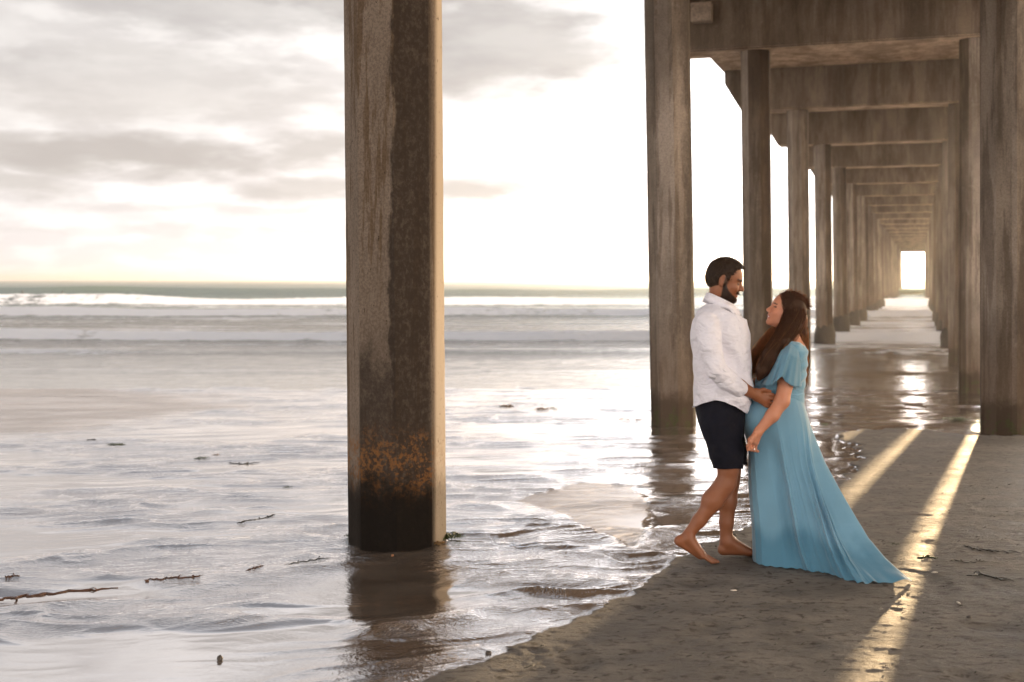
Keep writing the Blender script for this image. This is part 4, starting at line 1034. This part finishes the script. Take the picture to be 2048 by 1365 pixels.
# ------------------------------------------------------------------ weed, shells and pebbles left by the tide
def ground(x, y):
    z, *_ = land(np.array([[float(x)]]), np.array([[float(y)]])); return float(z[0, 0])
def ribbon(path, w, h, seg=6, ends=.15, rough=.25):
    P = np.array(path, float); n = len(P); t = np.gradient(P, axis=0); t /= np.linalg.norm(t, axis=1)[:, None]+1e-9
    a = np.cross(t, [0, 0, 1.]); a /= np.linalg.norm(a, axis=1)[:, None]+1e-9; c = np.cross(a, t); V = []; F = []
    s_ = np.linspace(0, 1, n); pr = np.clip(np.minimum(s_, 1-s_)/ends, .12, 1)**.6
    for i in range(n):
        q = pr[i]*(1+rough*random.uniform(-1, 1))
        for j in range(seg):
            an = 2*math.pi*j/seg; V.append(P[i]+a[i]*math.cos(an)*w*q+c[i]*math.sin(an)*h*q)
    for i in range(n-1):
        for j in range(seg): F.append((i*seg+j, i*seg+(j+1) % seg, (i+1)*seg+(j+1) % seg, (i+1)*seg+j))
    F.append(tuple(range(seg))[::-1]); F.append(tuple((n-1)*seg+j for j in range(seg)))
    return V, F
def merge(parts):
    V = []; F = []
    for v, f in parts: F += [tuple(i+len(V) for i in q) for q in f]; V += list(v)
    return V, F
M_kelp = mat_simple('brown_kelp', (.075, .028, .012), .35, 30, .4, .004); M_green = mat_simple('green_weed', (.045, .062, .014), .4, 30, .5, .004)
M_dark = mat_simple('dark_weed', (.022, .020, .012), .5, 30, .4, .004); M_gold = mat_simple('golden_weed', (.17, .085, .015), .4, 30, .5, .004)
M_shell = mat_simple('shell', (.30, .13, .05), .4, 60, .35, .003); M_pale = mat_simple('pale_shell', (.68, .62, .54), .4, 60, .2, .003); M_stone = mat_simple('stone', (.05, .04, .033), .5, 40, .4, .004)
def frond(px_pts, w, mat, label, bulbs=0, name='kelp_frond', group='strands of weed washed up by the tide', wob=.02):
    w = w*(.5 if mat is M_dark else .7); pts = np.array([gp(*q) for q in px_pts]); n = max(14, len(pts)*8); s_ = np.linspace(0, len(pts)-1, n)
    x = np.interp(s_, range(len(pts)), pts[:, 0]); y = np.interp(s_, range(len(pts)), pts[:, 1])
    x = x+wob*np.array([random.uniform(-1, 1) for _ in x])*.5; y = y+wob*np.array([random.uniform(-1, 1) for _ in x])
    base = [x.mean(), y.mean(), ground(x.mean(), y.mean())]
    path = [(a, b_, ground(a, b_)+w*.12+.001) for a, b_ in zip(x, y)]
    prt = [ribbon(path, w, w*.45)]
    for k in range(3):       # short side blades
        i = random.randrange(2, n-3); a, b_, c = path[i]; L_ = random.uniform(3, 7)*w; th = random.uniform(0, 6.28)
        prt.append(ribbon([(a+math.cos(th)*L_*t, b_+math.sin(th)*L_*t, c+.01*math.sin(t*3)) for t in np.linspace(0, 1, 6)], w*.6, w*.15))
    V, F = merge(prt); o = meshobj(name, V, F, mat, origin=base); tag(o, label, 'seaweed', group)
    for k in range(bulbs):
        a, b_, c = path[min(n-1, 2+k*5)]; bm = bmesh.new(); bmesh.ops.create_icosphere(bm, subdivisions=2, radius=w*1.1, matrix=Matrix.Translation(Vector((a, b_, c+w*.3))-Vector(base)) @ Matrix.Diagonal((1.5, 1, .9, 1)))
        me = bpy.data.meshes.new('float_bulb'); bm.to_mesh(me); bm.free(); me.materials.append(mat); q = bpy.data.objects.new('float_bulb', me); COL.objects.link(q); q.parent = o
    return o
def clump(px, py, size, mat, label, n=26, flat=.3, dz=0.):
    size *= .75; flat *= .7; x0, y0 = gp(px, py); z0 = ground(x0, y0)+dz; prt = []
    for _ in range(n):
        th = random.uniform(0, 6.28); r0 = size*.55*random.random(); L_ = size*random.uniform(.35, .9); th2 = th+random.uniform(-1.2, 1.2); hh = size*flat*random.uniform(.2, 1.)
        x, y = x0+math.cos(th)*r0*1.2, y0+math.sin(th)*r0
        prt.append(ribbon([(x+math.cos(th2+t*1.4)*L_*t, y+math.sin(th2+t*1.4)*L_*t, z0+.004+hh*math.sin(math.pi*min(1, t*1.05))) for t in np.linspace(0, 1, 8)], size*.055, size*.016, seg=4))
    V, F = merge(prt); o = meshobj('seaweed_clump', V, F, mat, origin=(x0, y0, z0)); return tag(o, label, 'seaweed', 'clumps of weed washed up by the tide')
def stone(px, py, r, mat, label, name='pebble', cat='pebble', sh=(1.2, 1, .7)):
    x0, y0 = gp(px, py); z0 = ground(x0, y0); bm = bmesh.new(); bmesh.ops.create_icosphere(bm, subdivisions=3, radius=r)
    for v in bm.verts:
        q = v.co.normalized(); d_ = 1+.35*float(vnoise3(np.array([[q.x*1.7+px, q.y*1.7+9, q.z*1.7]]))[0])*1.5
        if name == 'shell': d_ *= 1+.06*math.sin(math.atan2(q.y, q.x)*12)
        v.co = Vector((q.x*sh[0], q.y*sh[1], q.z*sh[2]))*r*d_+Vector((0, 0, r*sh[2]*.55))
    me = bpy.data.meshes.new(name); bm.to_mesh(me); bm.free(); me.materials.append(mat); me.polygons.foreach_set('use_smooth', [True]*len(me.polygons))
    o = bpy.data.objects.new(name, me); COL.objects.link(o); o.location = (x0, y0, z0); return tag(o, label, cat)
frond([(-60, 1200), (0, 1191), (60, 1184), (130, 1177), (235, 1171)], .016, M_kelp, 'long thick reddish brown kelp strand cut by the left edge of the photo', 2)
frond([(283, 1160), (330, 1157), (370, 1155), (408, 1152)], .010, M_kelp, 'short reddish brown kelp strand with a bulb, right of the long one', 1)
frond([(570, 1129), (610, 1123), (662, 1117)], .009, M_dark, 'thin dark weed strand in the water just left of the nearest pile', wob=.015)
frond([(492, 1141), (512, 1136), (527, 1131)], .009, M_kelp, 'small brown weed strand between the short kelp and the nearest pile', wob=.01)
frond([(475, 1041), (510, 1036), (553, 1027)], .012, M_dark, 'dark slanting weed streak in the ripples upper left of the nearest pile foot', wob=.01)
frond([(455, 922), (485, 924), (520, 922)], .014, M_dark, 'dark flat weed strand beside the small green clumps left of the nearest pile', wob=.015)
frond([(10, 1157), (40, 1154)], .009, M_kelp, 'tiny brown weed scrap near the left edge above the long kelp', wob=.01)
frond([(1310, 1000), (1345, 992), (1395, 988)], .006, M_dark, 'thin dark twig lying in the water behind the man', wob=.015)
frond([(1838, 1116), (1855, 1113), (1874, 1117)], .011, M_green, 'green weed strand lying across the right hand streak of sunlight', wob=.02)
frond([(1930, 1093), (1960, 1100), (2000, 1103), (2046, 1106)], .009, M_dark, 'dark branching weed strand on the sand at the right edge', wob=.05)
frond([(1935, 1152), (1965, 1146), (1985, 1156), (2018, 1160)], .014, M_dark, 'dark forked weed piece on the sand lower right of the dress train', wob=.05)
frond([(1905, 1120), (1930, 1126), (1975, 1124)], .007, M_dark, 'thin dark weed line between the two darkest strands on the right', wob=.02)
clump(903, 1080, .10, M_green, 'bushy green weed clump caught at the right foot of the nearest pile', 60, .6, .01)
clump(878, 1092, .07, M_gold, 'golden brown weed tuft at the front corner of the nearest pile', 24, .4)
clump(700, 1078, .05, M_green, 'small green weed tuft at the left foot of the nearest pile', 22, .6)
clump(232, 889, .13, M_green, 'dark green weed clump on the water at far left', 30, .12)
clump(183, 879, .09, M_dark, 'low dark lump of weed left of the dark green clump', 30, .3)
clump(402, 915, .10, M_green, 'green weed clump in the shallow water half way to the nearest pile', 26, .15)
clump(432, 908, .07, M_gold, 'olive weed scrap just behind the green clump left of the nearest pile', 16, .15)
clump(575, 972, .06, M_green, 'small green weed clump on the ripples left of the nearest pile', 18, .3)
clump(130, 753, .30, M_green, 'far green weed patch above the pale sand flat', 26, .12)
clump(1014, 812, .20, M_gold, 'orange brown weed clump nearest the big pile, out in the shallows', 34, .3)
clump(1083, 818, .17, M_gold, 'orange brown weed clump right of its twin, out in the shallows', 30, .3)
clump(1106, 816, .11, M_green, 'small green weed clump just right of two orange brown ones', 20, .3)
clump(1248, 838, .12, M_gold, 'flat olive weed patch left of the second pile', 18, .12)
clump(1280, 839, .13, M_gold, 'flat olive weed patch touching the second pile', 18, .12)
clump(1912, 838, .22, M_green, 'green weed clump in the pool before the right hand piles', 40, .25)
clump(1646, 846, .12, M_green, 'green weed scraps at the pool edge behind the dress', 22, .25)
clump(1790, 1090, .05, M_green, 'tiny green weed tuft on the sand behind the train', 14, .3)
stone(440, 1311, .013, M_stone, 'dark brown shell with a wake in the smooth film of water at the bottom', 'shell', 'shell', (1.0, .8, 1.1))
stone(785, 1108, .008, M_shell, 'small orange shell standing in front of the nearest pile', 'shell', 'shell', (.9, .8, 1.2))
stone(1467, 1181, .011, M_pale, 'pale shell fragment on the sand in front of the couple', 'shell', 'shell', (1.5, .8, .4))
stone(1917, 1207, .012, M_pale, 'white shell fragment on the sand right of the sunlit streak', 'shell', 'shell', (.6, 1.6, .4))
stone(1869, 1146, .012, M_pale, 'pale shell bit in the sunlit streak near the train tip', 'shell', 'shell', (1.5, .8, .4))
stone(977, 1309, .011, M_stone, 'round dark pebble on the edge of the sand bank at bottom centre')
stone(1469, 1071, .010, M_stone, 'round dark pebble just behind the front foot of the man')
stone(1432, 1094, .006, M_stone, 'tiny dark pebble beside the heel of the front foot of the man')
stone(1938, 1237, .010, M_stone, 'dark pebble on the shaded sand at lower right')
# scraps too many to count
prt = []
for _ in range(420):
    y = random.uniform(4.6, 12.5)**1.0; x = random.uniform(-.1, .42)*y
    if sdpoly(np.array([[x]]), np.array([[y]]), bank)[0, 0] > -.08: continue
    L_ = random.uniform(.008, .05); th = random.uniform(-.7, .7); z = ground(x, y)
    prt.append(ribbon([(x+math.cos(th)*L_*t, y+math.sin(th+t)*L_*t, z+.003+.004*math.sin(3*t)) for t in np.linspace(0, 1, 5)], random.uniform(.0015, .004), .0018, seg=4))
V, F = merge(prt); o = meshobj('seaweed_scraps', V, F, M_dark); tag(o, 'dark scraps of weed strewn over the damp sand bank', 'seaweed', kind='stuff')
# two surfers waiting beyond the break and a boat on the horizon
M_suit = mat_simple('wetsuit', (.015, .016, .018), .5); M_board = mat_simple('surfboard', (.7, .68, .6), .3); M_hull = mat_simple('boat_paint', (.35, .36, .38), .5)
def surfer(px, d, label, lean):
    x = (px-1024)/FPX*d; z = float(sea_height(np.array([[x]]), np.array([[d]]))[0][0, 0])+SEA
    e = empty('person', (x, d, z), label, 'person', 'surfers waiting in the water')
    S = SDF((x-.7, d-.6, z-.4), (x+.7, d+.6, z+1.2), .035)
    S.chain([(x, d, z+.08), (x+lean, d, z+.38), (x+lean*1.2, d, z+.56)], [.16, .17, .15], .06); S.cap((x+lean*1.3, d, z+.6), (x+lean*1.5, d, z+.80), .06, .10, .04)
    for sg in (-1, 1):
        S.chain([(x+lean, d+sg*.17, z+.55), (x+lean+.12, d+sg*.25, z+.32), (x+lean+.25, d+sg*.15, z+.15)], [.06, .05, .04], .05)
        S.chain([(x, d+sg*.10, z+.08), (x+.35, d+sg*.22, z+.08), (x+.38, d+sg*.26, z-.3)], [.085, .07, .05], .05)
    P, F = S.mesh(); meshobj('body', P, F, M_suit, e)
    V, F = ribbon([(x-.8+1.9*t, d, z+.0+.12*t**3) for t in np.linspace(0, 1, 12)], .26, .04, seg=10, ends=.35, rough=0)
    b_ = meshobj('surfboard', V, F, M_board, origin=(x, d, z)); tag(b_, 'pale surfboard under the '+('left' if lean < 0 else 'right')+' of the two distant surfers', 'surfboard', 'surfboards of the distant surfers')
surfer(46, 150, 'tiny distant surfer in black, left of the two sitting beyond the breakers', -.08)
surfer(123, 150, 'tiny distant surfer in black, right of the two sitting beyond the breakers', .08)
bx, by = (308-1024)/FPX*3000, 3000.
bt = empty('boat', (bx, by, SEA), 'tiny grey fishing boat on the horizon at left', 'boat')
bm = bmesh.new(); rows = []
for i, (s_, w_, h_) in enumerate([(-7, 1.6, 1.6), (-4, 2.1, 1.4), (0, 2.2, 1.5), (4, 1.7, 1.9), (7.5, .1, 2.6)]):
    rows.append([bm.verts.new((s_, -w_, h_)), bm.verts.new((s_*.93, -w_*.6, -.6)), bm.verts.new((s_*.93, w_*.6, -.6)), bm.verts.new((s_, w_, h_))])
for a, c in zip(rows, rows[1:]):
    for j in range(4): bm.faces.new((a[j], a[(j+1) % 4], c[(j+1) % 4], c[j]))
bm.faces.new(rows[0]); bm.faces.new(rows[-1][::-1]); me = bpy.data.meshes.new('hull'); bm.to_mesh(me); bm.free(); me.materials.append(M_hull)
q = bpy.data.objects.new('hull', me); COL.objects.link(q); q.parent = bt
def bxm(name, lo, hi, par):
    bm = bmesh.new(); bmesh.ops.create_cube(bm, size=1)
    for v in bm.verts: v.co = Vector([(lo[k]+hi[k])/2+v.co[k]*(hi[k]-lo[k]) for k in range(3)])
    bmesh.ops.bevel(bm, geom=bm.edges[:], offset=.08, segments=1, affect='EDGES')
    me = bpy.data.meshes.new(name); bm.to_mesh(me); bm.free(); me.materials.append(M_hull); q = bpy.data.objects.new(name, me); COL.objects.link(q); q.parent = par
bxm('cabin', (-1.5, -1.3, 1.4), (2.8, 1.3, 4.2), bt); bxm('mast', (-.2, -.12, 4.1), (.1, .12, 9.), bt)

# ------------------------------------------------------------------ hazy sea air, lit gold under the pier
bm = bmesh.new(); bmesh.ops.create_cube(bm, size=1.)
for v in bm.verts: v.co = Vector((v.co.x*100000, 1950+v.co.y*4200, 4.5+v.co.z*15))
me = bpy.data.meshes.new('haze'); bm.to_mesh(me); bm.free()
hz = bpy.data.objects.new('haze', me); COL.objects.link(hz); tag(hz, 'warm sea haze', 'haze', kind='stuff')
hm = bpy.data.materials.new('haze'); hm.use_nodes = True; hm.node_tree.nodes.clear(); hb = NB(hm.node_tree)
ho = hb.n('ShaderNodeOutputMaterial'); hv = hb.n('ShaderNodeVolumePrincipled'); hv.inputs['Color'].default_value = (1, .965, .93, 1)
hv.inputs['Density'].default_value = .0005; hv.inputs['Anisotropy'].default_value = .82
hm.node_tree.links.new(hv.outputs[0], ho.inputs['Volume']); me.materials.append(hm)
